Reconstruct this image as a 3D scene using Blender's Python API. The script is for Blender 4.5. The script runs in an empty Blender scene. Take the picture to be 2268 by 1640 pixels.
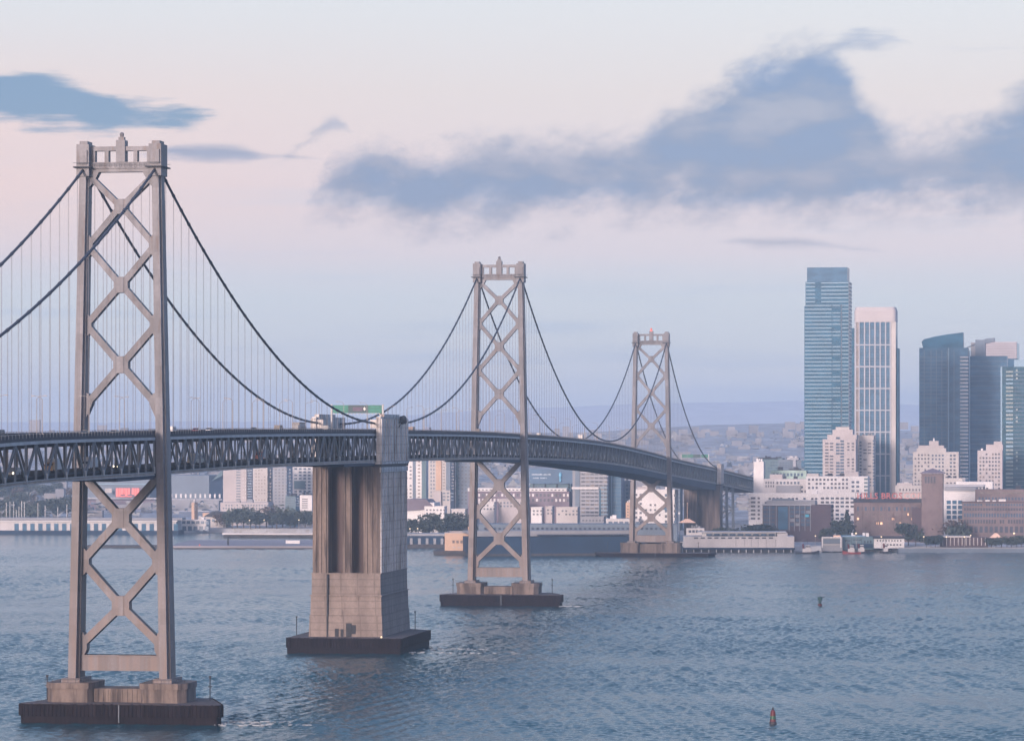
import bpy, math, random
from math import sin, cos, tan, atan, atan2, pi, radians, sqrt, floor
random.seed(7)
C = bpy.context.scene.collection
S = bpy.context.scene

# ------------------------------------------------------------------ camera
F, H, CY, CX = 8248.0, 77.45, 966.6, 1134.0     # focal length (2268 px wide picture), eye height, horizon row, centre column
cd = bpy.data.cameras.new("camera"); cam = bpy.data.objects.new("camera", cd); C.objects.link(cam)
cd.sensor_width = 36; cd.lens = 36 * F / 2268; cd.shift_y = (CY - 820) / 2268
cd.clip_start = 1; cd.clip_end = 60000
cam.location = (0, 0, H); cam.rotation_euler = (pi / 2, 0, 0)
S.camera = cam

# ------------------------------------------------------------------ world, sun, exposure
def lin(r, g, b):
    f = lambda c: (c / 255 / 12.92) if c / 255 <= .04045 else ((c / 255 + .055) / 1.055) ** 2.4
    return (f(r), f(g), f(b), 1)

class NT:
    """small helper that writes node trees"""
    def __init__(s, tree): s.t = tree; s.n = tree.nodes; s.l = tree.links
    def new(s, kind, **kw):
        n = s.n.new(kind)
        for k, v in kw.items(): setattr(n, k, v)
        return n
    def put(s, sock, v):
        if isinstance(v, (int, float)): sock.default_value = v
        elif isinstance(v, (tuple, list)): sock.default_value = v
        else: s.l.new(v, sock)
    def m(s, op, a, b=None, c=None):
        n = s.new("ShaderNodeMath", operation=op)
        s.put(n.inputs[0], a)
        if b is not None: s.put(n.inputs[1], b)
        if c is not None: s.put(n.inputs[2], c)
        return n.outputs[0]
    def sstep(s, x, lo, hi):
        n = s.new("ShaderNodeMapRange", interpolation_type="SMOOTHSTEP")
        s.put(n.inputs[0], x); s.put(n.inputs[1], lo); s.put(n.inputs[2], hi)
        return n.outputs[0]
    def comb(s, x, y, z):
        n = s.new("ShaderNodeCombineXYZ")
        for i, v in enumerate((x, y, z)): s.put(n.inputs[i], v)
        return n.outputs[0]
    def noise(s, vec, scale, detail=4, rough=.5):
        n = s.new("ShaderNodeTexNoise"); s.put(n.inputs["Vector"], vec)
        n.inputs["Scale"].default_value = scale; n.inputs["Detail"].default_value = detail
        n.inputs["Roughness"].default_value = rough
        return n
    def mix(s, f, a, b, blend="MIX"):
        n = s.new("ShaderNodeMix", data_type="RGBA", blend_type=blend)
        s.put(n.inputs["Factor"], f); s.put(n.inputs["A"], a); s.put(n.inputs["B"], b)
        return n.outputs["Result"]
    def curve(s, x, pts):
        n = s.new("ShaderNodeFloatCurve"); c = n.mapping.curves[0]
        c.points[0].location = pts[0]; c.points[1].location = pts[-1]
        for p in pts[1:-1]: c.points.new(*p)
        n.mapping.use_clip = False; n.mapping.update()
        s.put(n.inputs["Value"], x)
        return n.outputs[0]
    def ramp(s, x, stops):
        n = s.new("ShaderNodeValToRGB"); r = n.color_ramp
        while len(r.elements) < len(stops): r.elements.new(.5)
        for e, (p, col) in zip(r.elements, stops): e.position = p; e.color = col
        s.put(n.inputs[0], x)
        return n.outputs[0]

SUN_EL, SUN_AZ = radians(9), radians(180 + 24)     # sunrise behind the camera, a little to its left
w = bpy.data.worlds.new("World"); S.world = w; w.use_nodes = True
t = NT(w.node_tree); t.n.clear()
sky = t.new("ShaderNodeTexSky", sky_type="NISHITA"); sky.sun_disc = False
sky.sun_elevation = SUN_EL; sky.sun_rotation = SUN_AZ
tc = t.new("ShaderNodeTexCoord"); sp = t.new("ShaderNodeSeparateXYZ"); t.l.new(tc.outputs["Generated"], sp.inputs[0])
az = t.m("ARCTAN2", sp.outputs[0], sp.outputs[1]); el = t.m("ARCSINE", sp.outputs[2])
U = t.m("MULTIPLY", az, F); V = t.m("MULTIPLY", el, F)          # sky angles in 1/8248 rad
wn = t.noise(t.comb(t.m("MULTIPLY", U, 1 / 260), t.m("MULTIPLY", V, 1 / 150), 0.3), 1.0, 7, .58)
wsep = t.new("ShaderNodeSeparateColor"); t.l.new(wn.outputs["Color"], wsep.inputs[0])
Uw = t.m("ADD", U, t.m("MULTIPLY", t.m("SUBTRACT", wsep.outputs[0], .5), 150))
Vw = t.m("ADD", V, t.m("MULTIPLY", t.m("SUBTRACT", wsep.outputs[1], .5), 80))
dn = t.noise(t.comb(t.m("MULTIPLY", t.m("ADD", U, t.m("MULTIPLY", V, .3)), 1 / 130), t.m("MULTIPLY", t.m("SUBTRACT", V, t.m("MULTIPLY", U, .22)), 1 / 78), 2.3), 1.0, 10, .66)
dn2 = t.noise(t.comb(t.m("MULTIPLY", U, 1 / 170), t.m("MULTIPLY", V, 1 / 26), 5.3), 1.0, 7, .6)
def cloud(cu, cv, top, bot, lo, hi, nse, amp, soft, mirror=False):
    x = t.m("DIVIDE", t.m("SUBTRACT", cu, lo - CX), hi - lo)
    x = t.m("PINGPONG", x, 1.0) if mirror else t.m("MINIMUM", t.m("MAXIMUM", x, 0.0), 1.0)
    f = lambda p: [((a - lo) / (hi - lo), (CY - b) / 1000) for a, b in p]
    T = t.m("MULTIPLY", t.curve(x, f(top)), 1000); B = t.m("MULTIPLY", t.curve(x, f(bot)), 1000)
    sd = t.m("MINIMUM", t.m("SUBTRACT", T, cv), t.m("MULTIPLY", t.m("SUBTRACT", cv, B), .8))
    sd = t.m("ADD", sd, t.m("MULTIPLY", t.m("SUBTRACT", nse.outputs[0], .5), amp))
    return t.sstep(sd, -soft, soft * 1.6)
main = cloud(Uw, Vw,
    [(-1800, 700), (-1500, 430), (-1200, 330), (-900, 420), (-700, 560), (300, 600), (640, 500), (705, 425), (790, 325), (860, 322), (930, 345), (1060, 312), (1200, 322), (1330, 308), (1450, 262), (1560, 200), (1660, 142), (1740, 108), (1800, 100), (1850, 128), (1910, 196), (1960, 258), (2050, 296), (2140, 292), (2268, 200), (2400, 110), (2700, 240)],
    [(-1800, 480), (-1500, 470), (-1200, 470), (-900, 450), (-700, 400), (300, 400), (640, 440), (705, 458), (790, 470), (860, 484), (930, 500), (1060, 492), (1200, 485), (1330, 470), (1450, 466), (1560, 466), (1660, 466), (1740, 468), (1800, 470), (1850, 470), (1910, 470), (1960, 472), (2050, 474), (2140, 478), (2268, 480), (2400, 490), (2700, 470)],
    -1800, 2700, dn, 170, 38, True)
U2 = t.m("ADD", U, t.m("MULTIPLY", t.m("SUBTRACT", wsep.outputs[0], .5), 160))
V2 = t.m("ADD", V, t.m("MULTIPLY", t.m("SUBTRACT", wsep.outputs[1], .5), 30))
left = cloud(U2, V2,
    [(-900, 230), (-500, 190), (-200, 168), (0, 172), (140, 184), (230, 204), (300, 236), (420, 238), (500, 275), (640, 350)],
    [(-900, 200), (-500, 262), (-200, 264), (0, 272), (140, 294), (230, 297), (300, 284), (420, 284), (500, 258), (640, 300)],
    -900, 640, dn2, 84, 12)
lens = cloud(U2, V2,
    [(240, 370), (340, 342), (400, 325), (480, 324), (550, 334), (600, 347), (700, 352), (800, 380)],
    [(240, 330), (340, 346), (400, 353), (480, 360), (550, 360), (600, 352), (700, 352), (800, 350)],
    240, 800, dn2, 26, 9)
tip = cloud(U2, V2,
    [(1700, 200), (1780, 125), (1840, 98), (1890, 80), (1940, 88), (1985, 92), (2030, 130)],
    [(1700, 140), (1780, 150), (1840, 138), (1890, 118), (1940, 122), (1985, 106), (2030, 100)],
    1700, 2030, dn2, 56, 14)
thin = cloud(U2, V2,
    [(1560, 560), (1640, 532), (1700, 527), (1760, 530), (1830, 545), (1900, 552), (1990, 570)],
    [(1560, 530), (1640, 538), (1700, 547), (1760, 552), (1830, 552), (1900, 556), (1990, 550)],
    1560, 1990, dn2, 22, 9)
wisp = cloud(U2, V2,
    [(600, 380), (650, 345), (690, 296), (720, 262), (745, 262), (770, 300), (800, 380)],
    [(600, 350), (650, 350), (690, 312), (720, 292), (745, 284), (770, 290), (800, 330)],
    600, 800, dn2, 40, 12)
st = t.noise(t.comb(t.m("MULTIPLY", U, 1 / 900), t.m("MULTIPLY", V, 1 / 75), 1.7), 1.0, 5, .55)
streak = t.m("MULTIPLY", t.sstep(st.outputs[0], .50, .72), t.sstep(V, 720, 250))
pn = t.noise(t.comb(t.m("MULTIPLY", U, 1 / 210), t.m("MULTIPLY", V, 1 / 84), 4.1), 1.0, 8, .52)
puff = t.m("ADD", .68, t.m("MULTIPLY", t.sstep(pn.outputs[0], .33, .62), .32))
hi = t.sstep(V, 200, 5000)
base = t.ramp(t.m("DIVIDE", V, 13000), [
    (0.0, lin(208, 211, 225)), (.018, lin(190, 198, 219)), (.0262, lin(184, 192, 217)), (.029, lin(198, 188, 212)), (.042, lin(207, 185, 203)),
    (.058, lin(209, 191, 199)), (.074, lin(206, 201, 210)), (.115, lin(182, 199, 227)), (.2, lin(158, 190, 231)), (.5, lin(122, 166, 232)), (1.0, lin(98, 150, 226))])
warm = t.m("MULTIPLY", t.sstep(U, 200, -1500), t.m("MULTIPLY", t.sstep(V, 330, 560), t.sstep(V, 950, 620)))
base = t.mix(t.m("MULTIPLY", warm, .55), base, lin(230, 186, 188))
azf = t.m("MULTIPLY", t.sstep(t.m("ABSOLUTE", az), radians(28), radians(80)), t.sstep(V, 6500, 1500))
base = t.mix(t.m("MULTIPLY", azf, .9), base, lin(84, 126, 198))      # bluer sky away from the pink belt, shaped to darken the tower flanks
cl = t.mix(t.sstep(pn.outputs[0], .42, .66), lin(36, 74, 150), lin(62, 94, 164))
base = t.mix(t.m("MULTIPLY", streak, .5), base, lin(150, 172, 212))
base = t.mix(t.m("MULTIPLY", t.m("MULTIPLY", main, puff), .94), base, cl)
base = t.mix(t.m("MULTIPLY", left, .94), base, lin(46, 100, 162))
base = t.mix(t.m("MULTIPLY", lens, .75), base, cl)
base = t.mix(t.m("MULTIPLY", wisp, .5), base, cl)
base = t.mix(t.m("MULTIPLY", tip, .55), base, cl)
base = t.mix(t.m("MULTIPLY", thin, .5), base, cl)
vd = t.new("ShaderNodeVectorMath", operation="DOT_PRODUCT"); t.l.new(tc.outputs["Generated"], vd.inputs[0])
vd.inputs[1].default_value = (sin(SUN_AZ) * cos(SUN_EL), cos(SUN_AZ) * cos(SUN_EL), sin(SUN_EL))
glow_ = t.m("MULTIPLY", t.sstep(vd.outputs["Value"], .3, 1.0), 1.0)          # dawn glow in the east, behind the camera
base = t.mix(glow_, base, (1.75, 1.28, 1.12, 1))
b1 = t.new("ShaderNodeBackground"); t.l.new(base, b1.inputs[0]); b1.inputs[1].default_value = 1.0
b2 = t.new("ShaderNodeBackground"); t.l.new(sky.outputs[0], b2.inputs[0]); b2.inputs[1].default_value = .05
ad = t.new("ShaderNodeAddShader"); out = t.new("ShaderNodeOutputWorld")
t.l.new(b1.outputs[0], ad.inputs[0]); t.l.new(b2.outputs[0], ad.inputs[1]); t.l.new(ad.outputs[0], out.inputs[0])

sl = bpy.data.lights.new("sun", "SUN"); so = bpy.data.objects.new("sun", sl); C.objects.link(so)
sl.energy = 5.0; sl.angle = radians(12); sl.color = (1.0, .77, .70)
so.rotation_euler = (pi / 2 - SUN_EL, 0, -SUN_AZ + pi)
S.view_settings.view_transform = "Standard"; S.view_settings.look = "None"
S.view_settings.exposure = 0.0; S.view_settings.gamma = 1; S.view_settings.use_curve_mapping = False
S.cycles.use_denoising = True
S.cycles.volume_bounces = 6; S.cycles.max_bounces = 10

# ------------------------------------------------------------------ helpers
class MB:
    def __init__(s): s.v = []; s.f = []
    def add(s, vs, fs):
        o = len(s.v); s.v += [tuple(p) for p in vs]; s.f += [tuple(i + o for i in f) for f in fs]; return s
    def box(s, x0, x1, y0, y1, z0, z1):
        return s.add([(x0, y0, z0), (x1, y0, z0), (x1, y1, z0), (x0, y1, z0), (x0, y0, z1), (x1, y0, z1), (x1, y1, z1), (x0, y1, z1)],
                     [(0, 3, 2, 1), (4, 5, 6, 7), (0, 1, 5, 4), (1, 2, 6, 5), (2, 3, 7, 6), (3, 0, 4, 7)])
    def loft(s, rings):
        n = len(rings[0]); vs = [p for r in rings for p in r]; fs = [tuple(reversed(range(n)))]
        for k in range(len(rings) - 1):
            for i in range(n):
                j = (i + 1) % n; fs.append((k * n + i, k * n + j, (k + 1) * n + j, (k + 1) * n + i))
        fs.append(tuple(range((len(rings) - 1) * n, len(rings) * n)))
        return s.add(vs, fs)
    def prism(s, poly, z0, z1, k=1.0):
        return s.loft([[(x, y, z0) for x, y in poly], [(x * k, y * k, z1) for x, y in poly]])
    def xz(s, poly, y0, y1):            # polygon in the x-z plane, given thickness in y
        return s.loft([[(x, y1, z) for x, z in poly], [(x, y0, z) for x, z in poly]])
    def bar(s, p, q, a, b=None, up=(0, 0, 1)):
        b = b or a
        d = [q[i] - p[i] for i in range(3)]; L = sqrt(sum(c * c for c in d)); d = [c / L for c in d]
        if abs(sum(d[i] * up[i] for i in range(3))) > .98: up = (1, 0, 0)
        r = [d[1] * up[2] - d[2] * up[1], d[2] * up[0] - d[0] * up[2], d[0] * up[1] - d[1] * up[0]]
        L = sqrt(sum(c * c for c in r)); r = [c / L for c in r]
        n = [r[1] * d[2] - r[2] * d[1], r[2] * d[0] - r[0] * d[2], r[0] * d[1] - r[1] * d[0]]
        R = lambda P: [tuple(P[i] + r[i] * sx * a / 2 + n[i] * sz * b / 2 for i in range(3)) for sx, sz in ((-1, -1), (1, -1), (1, 1), (-1, 1))]
        return s.loft([R(p), R(q)])
    def tube(s, pts, r, n=6):
        rings = []
        for i, p in enumerate(pts):
            a, b = pts[max(i - 1, 0)], pts[min(i + 1, len(pts) - 1)]
            d = [b[k] - a[k] for k in range(3)]; L = sqrt(sum(c * c for c in d)) or 1; d = [c / L for c in d]
            up = (0, 0, 1) if abs(d[2]) < .95 else (1, 0, 0)
            x = [d[1] * up[2] - d[2] * up[1], d[2] * up[0] - d[0] * up[2], d[0] * up[1] - d[1] * up[0]]
            L = sqrt(sum(c * c for c in x)); x = [c / L for c in x]
            y = [d[1] * x[2] - d[2] * x[1], d[2] * x[0] - d[0] * x[2], d[0] * x[1] - d[1] * x[0]]
            rr = r[i] if isinstance(r, (list, tuple)) else r
            rings.append([tuple(p[k] + rr * (cos(2 * pi * j / n) * x[k] + sin(2 * pi * j / n) * y[k]) for k in range(3)) for j in range(n)])
        return s.loft(rings)
    def lathe(s, prof, n=10, c=(0, 0)):
        return s.loft([[(c[0] + r * cos(2 * pi * j / n), c[1] + r * sin(2 * pi * j / n), z) for j in range(n)] for r, z in prof])
    def mesh(s, name, mat):
        me = bpy.data.meshes.new(name); me.from_pydata(s.v, [], s.f); me.update()
        if mat: me.materials.append(mat)
        return me
    def build(s, name, mat, parent=None, kind=None):
        return link(name, s.mesh(name, mat), parent, kind=kind)

def link(name, me, parent=None, loc=None, kind=None):
    o = bpy.data.objects.new(name, me); C.objects.link(o)
    if parent: o.parent = parent
    if loc: o.location = loc
    if kind: o["kind"] = kind
    return o
def tag(o, label, cat, group=None):
    o["label"] = label; o["category"] = cat
    if group: o["group"] = group
    return o
def thing(name, label, cat, loc=(0, 0, 0), rz=0, group=None):
    o = bpy.data.objects.new(name, None); C.objects.link(o)
    o.location = loc; o.rotation_euler = (0, 0, rz); o.empty_display_size = 2
    return tag(o, label, cat, group)
def copy_tree(o, parent=None):
    c = o.copy(); C.objects.link(c)
    if parent: c.parent = parent
    for ch in list(o.children): copy_tree(ch, c)
    return c
def gx(x, D): return (x - CX) * D / F            # picture column / row at a real distance -> metres
def gz(y, D): return H + (CY - y) * D / F

# ------------------------------------------------------------------ materials
def mat(name, col, rough=.7, var=.18, scale=.25, stretch=(1, 1, 1), col2=None, f2=(.5, .7), metal=0, spec=.4, bump=0, fine=0):
    m = bpy.data.materials.new(name); m.use_nodes = True
    t = NT(m.node_tree); p = t.n["Principled BSDF"]
    g = t.new("ShaderNodeNewGeometry"); mp = t.new("ShaderNodeVectorMath", operation="MULTIPLY")
    t.l.new(g.outputs["Position"], mp.inputs[0]); mp.inputs[1].default_value = stretch
    n = t.noise(mp.outputs[0], scale, 5, .6)
    c = tuple(col) + (1,)
    lo = tuple(max(0, v * (1 - var)) for v in col) + (1,); hi_ = tuple(min(1, v * (1 + var)) for v in col) + (1,)
    res = t.mix(t.sstep(n.outputs[0], .3, .7), lo, hi_)
    if col2:
        n2 = t.noise(mp.outputs[0], scale * 2.3, 6, .65)
        res = t.mix(t.sstep(n2.outputs[0], *f2), res, tuple(col2) + (1,))
    if fine:
        n3 = t.noise(g.outputs["Position"], fine, 2, .5)
        res = t.mix(t.m("MULTIPLY", t.sstep(n3.outputs[0], .35, .7), .3), res, tuple(v * .55 for v in col) + (1,))
    t.l.new(res, p.inputs["Base Color"])
    p.inputs["Roughness"].default_value = rough; p.inputs["Metallic"].default_value = metal
    p.inputs["Specular IOR Level"].default_value = spec
    if bump:
        b = t.new("ShaderNodeBump"); b.inputs["Strength"].default_value = bump; b.inputs["Distance"].default_value = .3
        t.l.new(n.outputs[0], b.inputs["Height"]); t.l.new(b.outputs[0], p.inputs["Normal"])
    return m
def glow(name, col, e):
    m = bpy.data.materials.new(name); m.use_nodes = True; p = m.node_tree.nodes["Principled BSDF"]
    p.inputs["Base Color"].default_value = tuple(col) + (1,); p.inputs["Emission Color"].default_value = tuple(col) + (1,)
    p.inputs["Emission Strength"].default_value = e
    return m

STEEL = mat("tower_paint", (.148, .153, .172), .55, .24, .35, (1, 1, .12), (.115, .085, .075), (.52, .74), fine=1.3)
TRUSS = mat("truss_paint", (.14, .165, .19), .6, .2, .5, spec=.2)
def weather(m, z0, z1, col, amount):
    """older, rust-stained paint towards the waterline"""
    t = NT(m.node_tree); p = t.n["Principled BSDF"]; src = p.inputs["Base Color"].links[0].from_socket
    g = t.new("ShaderNodeNewGeometry"); sp = t.new("ShaderNodeSeparateXYZ"); t.l.new(g.outputs["Position"], sp.inputs[0])
    mp = t.new("ShaderNodeVectorMath", operation="MULTIPLY"); t.l.new(g.outputs["Position"], mp.inputs[0]); mp.inputs[1].default_value = (1, 1, .06)
    n = t.noise(mp.outputs[0], .9, 5, .6)
    f = t.m("MULTIPLY", t.sstep(t.m("ADD", sp.outputs[2], t.m("MULTIPLY", n.outputs[0], 30)), z1, z0), t.m("ADD", .45, t.m("MULTIPLY", t.sstep(n.outputs[0], .4, .62), .55)))
    res = t.mix(t.m("MULTIPLY", f, amount), src, col)
    dv = t.new("ShaderNodeVectorMath", operation="DIVIDE"); t.l.new(g.outputs["Position"], dv.inputs[0]); dv.inputs[1].default_value = (2.9, 3.7, 4.4)
    fl = t.new("ShaderNodeVectorMath", operation="FLOOR"); t.l.new(dv.outputs[0], fl.inputs[0])
    wh = t.new("ShaderNodeTexWhiteNoise"); t.l.new(fl.outputs[0], wh.inputs["Vector"])      # plate by plate paint differences
    k = t.m("ADD", .84, t.m("MULTIPLY", wh.outputs["Value"], .32))
    t.l.new(t.mix(1.0, res, t.comb(k, k, k), "MULTIPLY"), p.inputs["Base Color"])
weather(STEEL, 20, 105, (.155, .112, .096, 1), .85)
CHORD = mat("skylit_chord_paint", (.36, .375, .385), .55, .15, .3)  # paler than the truss; sky light on the chords put into the colour
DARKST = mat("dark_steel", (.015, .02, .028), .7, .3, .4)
CABLE = mat("cable_wrap", (.035, .042, .06), .7, .2, .3)
ROPE = mat("suspender_rope", (.13,.13,.145), .6, .15, .3)
ROAD = mat("roadway", (.028, .03, .034), .85, .25, .2)
BARRIER = mat("barrier_concrete", (.04, .042, .052), .8, .3, .6)
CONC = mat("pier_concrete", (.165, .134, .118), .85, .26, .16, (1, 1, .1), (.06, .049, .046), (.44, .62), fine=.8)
CONC2 = mat("pale_concrete", (.56, .545, .53), .85, .18, .2, (1, 1, .1), (.20, .165, .145), (.46, .66), fine=.8)
CONCH = mat("banded_concrete", (.205, .172, .155), .85, .2, .25, (1, 1, .3), (.12, .10, .09), (.54, .74), fine=.9)
def formlines(m, pz, px, dark=.72):
    """pour joints left by the concrete forms"""
    t = NT(m.node_tree); p = t.n["Principled BSDF"]; src = p.inputs["Base Color"].links[0].from_socket
    g = t.new("ShaderNodeNewGeometry"); sp = t.new("ShaderNodeSeparateXYZ"); t.l.new(g.outputs["Position"], sp.inputs[0])
    a = t.m("LESS_THAN", t.m("FRACT", t.m("DIVIDE", sp.outputs[2], pz)), .13); b = t.m("LESS_THAN", t.m("FRACT", t.m("DIVIDE", t.m("ADD", sp.outputs[0], sp.outputs[1]), px)), .07)
    k = t.m("SUBTRACT", 1.0, t.m("MULTIPLY", t.m("MAXIMUM", a, b), 1 - dark))
    t.l.new(t.mix(1.0, src, t.comb(k, k, k), "MULTIPLY"), p.inputs["Base Color"])
formlines(CONCH, 2.6, 5.2); formlines(CONC2, 3.1, 40, .8)
TIMB = mat("fender_timber", (.014, .010, .0115), .9, .45, .6, (2, 2, .2), spec=.05)
FDECK = mat("fender_planking", (.075, .065, .068), .9, .3, .4)
TARP = mat("platform_tarpaulin", (.018, .034, .06), .8, .25, .12)
GREEN = mat("sign_green", (.0, .13, .095), .5, .12, .3)
TEAL = mat("sign_dark_green", (.0, .04, .05), .5, .15, .4)
WHITE = mat("white_paint", (.6, .59, .57), .7, .08, .1)
LAMPST = mat("lamp_post_steel", (.30, .29, .28), .5, .1, .5)
HEAD = glow("headlamp", (1, .85, .62), 3.5)
LIT = glow("lit_lamp", (1, .80, .50), .6)
LITW = glow("lit_window", (1, .60, .34), .42)
REDL = glow("red_beacon", (.6, .12, .09), .12)
RUB = mat("tyre", (.02, .02, .02), .9, .1, 1)
CARGL = mat("car_glass", (.02, .025, .03), .1, .1, 1)

# ------------------------------------------------------------------ bridge axis
def Yc(s): return 1018.5 + s * .9901
def Xc(s):
    v = -106.69 + .145617 * s - 4.246878e-6 * s * s
    if s > 1411: v += 5.0 * ((s - 1411) / 353) ** 1.5
    return v
def head(s): return atan2(Xc(s + 1) - Xc(s - 1), Yc(s + 1) - Yc(s - 1))
def W(s, u, z):
    a = head(s); return (Xc(s) + u * cos(a), Yc(s) - u * sin(a), z)
ZR = [(-800, 60), (-400, 70.0), (-154, 77.6), (0, 79.1), (139, 80.0), (353, 80.3), (577, 79.9), (704, 79.0), (830, 77.9), (958, 76.3), (1086, 74.0), (1250, 69.8), (1420, 64.6), (1600, 59.3), (1765, 54.4), (2000, 46.5), (2400, 33)]
def zr(s):
    for (a, za), (b, zb) in zip(ZR, ZR[1:]):
        if a <= s <= b:
            i = ZR.index((a, za)); p0 = ZR[max(i - 1, 0)]; p3 = ZR[min(i + 2, len(ZR) - 1)]
            m1 = (zb - p0[1]) / (b - p0[0]); m2 = (p3[1] - za) / (p3[0] - a); h = b - a; x = (s - a) / h
            return (2*x**3-3*x*x+1)*za + (x**3-2*x*x+x)*h*m1 + (-2*x**3+3*x*x)*zb + (x**3-x*x)*h*m2
    return ZR[-1][1]
SA, S4, S3, S2, S1 = 0.0, 353.6, 707.2, 1411.3, 1764.9

# ------------------------------------------------------------------ the setting: water, land, hills
def grid_mesh(name, xs, rows, mt, kind):
    """rows: list of (list of x, y, list of z)"""
    n = len(rows[0]); vs = [p for r in rows for p in r]; fs = []
    for j in range(len(rows) - 1):
        for i in range(n - 1):
            fs.append((j*n+i, j*n+i+1, (j+1)*n+i+1, (j+1)*n+i))
    me = bpy.data.meshes.new(name); me.from_pydata(vs, [], fs); me.update(); me.materials.append(mt)
    for p in me.polygons: p.use_smooth = True
    return link(name, me, None, kind=kind)

wm = bpy.data.materials.new("bay_water"); wm.use_nodes = True
t = NT(wm.node_tree); p = t.n["Principled BSDF"]
p.inputs["Base Color"].default_value = (.006, .054, .072, 1); p.inputs["Roughness"].default_value = .12
p.inputs["IOR"].default_value = 1.333
g = t.new("ShaderNodeNewGeometry")
def wv(sx, sy, sc, det, rg=.55):
    v = t.new("ShaderNodeVectorMath", operation="MULTIPLY"); t.l.new(g.outputs["Position"], v.inputs[0]); v.inputs[1].default_value = (sx, sy, 1)
    return t.noise(v.outputs[0], sc, det, rg).outputs[0]
h = t.m("ADD", t.m("MULTIPLY", wv(1, .6, .3, 5), .5), t.m("MULTIPLY", wv(1, .8, 1.1, 4), .25))
patch = wv(1, .35, .012, 4)
bp = t.new("ShaderNodeBump"); bp.inputs["Distance"].default_value = 1.0
t.l.new(t.m("ADD", .55, t.m("MULTIPLY", t.sstep(patch, .3, .7), .6)), bp.inputs["Strength"])
t.l.new(h, bp.inputs["Height"]); t.l.new(bp.outputs[0], p.inputs["Normal"])
import numpy as np
def water():
    rng = np.random.default_rng(4)
    ys = [-900.0, 300.0, 800.0]; y = 900.0
    while y < 2660: ys.append(y); y += 1.05 * (y / 1000) ** 1.75
    ys += [2700.0, 3000.0, 3600.0]; ys = np.array(ys)
    ks = np.concatenate([[-3200.0, -1200.0, -500.0], np.linspace(-150, 150, 860), [500.0, 1200.0, 3200.0]]) / 1000
    wd = np.maximum(ys, 1000.0)
    X = ks[None, :] * wd[:, None]; X[:, 0] = -3400; X[:, -1] = 3400; Y = np.repeat(ys[:, None], len(ks), 1)
    Z = np.zeros_like(X)
    for i in range(46):
        L = 1.3 * (5.0 ** rng.random()); a = rng.normal(-.3, .95); amp = L * .0165 * rng.uniform(.5, 1.3)
        kx, ky = sin(a) * 2 * pi / L, cos(a) * 2 * pi / L
        gmod = .6 + .4 * np.sin(X * rng.uniform(.004, .02) + Y * rng.uniform(-.012, .012) + rng.random() * 6)
        Z += amp * gmod * np.sin(kx * X + ky * Y + rng.random() * 6.28)
    pm = .72 + .14 * np.sin(Y * .071 + 2.2 * np.sin(X * .013)) + .14 * np.sin(Y * .033 + X * .004) + .32 * np.sin(X * .011 + 1.3 * np.sin(Y * .0041) + .6) * np.sin(Y * .0093 + 1.1 * np.sin(X * .006))
    edge = (Y > 880) & (Y < 2650) & (np.abs(X) < .1495 * wd[:, None])
    Z = np.where(edge, Z * pm, 0)
    nr, nc = X.shape; v = np.stack([X, Y, Z], -1).reshape(-1, 3).astype(np.float32)
    idx = np.arange(nr * nc).reshape(nr, nc)
    q = np.stack([idx[:-1, :-1], idx[:-1, 1:], idx[1:, 1:], idx[1:, :-1]], -1).reshape(-1, 4)
    me = bpy.data.meshes.new("water"); me.vertices.add(len(v)); me.vertices.foreach_set("co", v.ravel())
    me.loops.add(q.size); me.loops.foreach_set("vertex_index", q.ravel().astype(np.int32))
    me.polygons.add(len(q)); me.polygons.foreach_set("loop_start", np.arange(0, q.size, 4, dtype=np.int32))
    me.polygons.foreach_set("loop_total", np.full(len(q), 4, np.int32)); me.update(calc_edges=True)
    me.polygons.foreach_set("use_smooth", np.ones(len(q), bool)); me.materials.append(wm)
    print("water quads", len(q))
    return link("water", me, None, kind="structure")
water()

import mathutils
def nz(x, y, s): return mathutils.noise.fractal(mathutils.Vector((x / s, y / s, 3.3)), 1.0, 2.0, 4)
def shore(px):
    pts = [(-2200, 3010), (680, 3010), (760, 2900), (1000, 2880), (1080, 2720), (1400, 2680), (1520, 2640), (1700, 2560), (1820, 2520), (4500, 2490)]
    for (a, da), (b, db) in zip(pts, pts[1:]):
        if a <= px <= b: return da + (db - da) * (px - a) / (b - a)
    return 2490
LAND = mat("city_ground", (.33, .34, .355), .95, .35, .02, col2=(.24, .23, .22), f2=(.52, .6))  # paled so the far slopes carry haze in their colour
HILL = mat("hill_cover", (.50, .52, .54), .95, .1, .01, col2=(.57, .57, .58), f2=(.56, .66))  # too pale for hillside: distance haze put into the colour
cols = [-2200 + 50 * i for i in range(134)]
rows = []
def zland(X, Y, d):
    z = 3.2 + max(0, d - 250) * .012
    z += 60 * max(0, min(1, (Y - 4200) / 2200)) * (.65 + .5 * nz(X, Y, 900))
    return z
for k, (d, zz) in enumerate([(0, -2), (0.5, 3.0), (40, None), (140, None), (300, None), (550, None), (900, None), (1300, None), (1800, None), (2400, None), (3100, None), (4100, None)]):
    row = []
    for px in cols:
        D = shore(px) + d; X = gx(px, shore(px)) * (1 + d / 5000)
        row.append((X, D, zz if zz is not None else zland(X, D, d)))
    rows.append(row)
grid_mesh("ground", None, rows, LAND, "structure")
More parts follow.
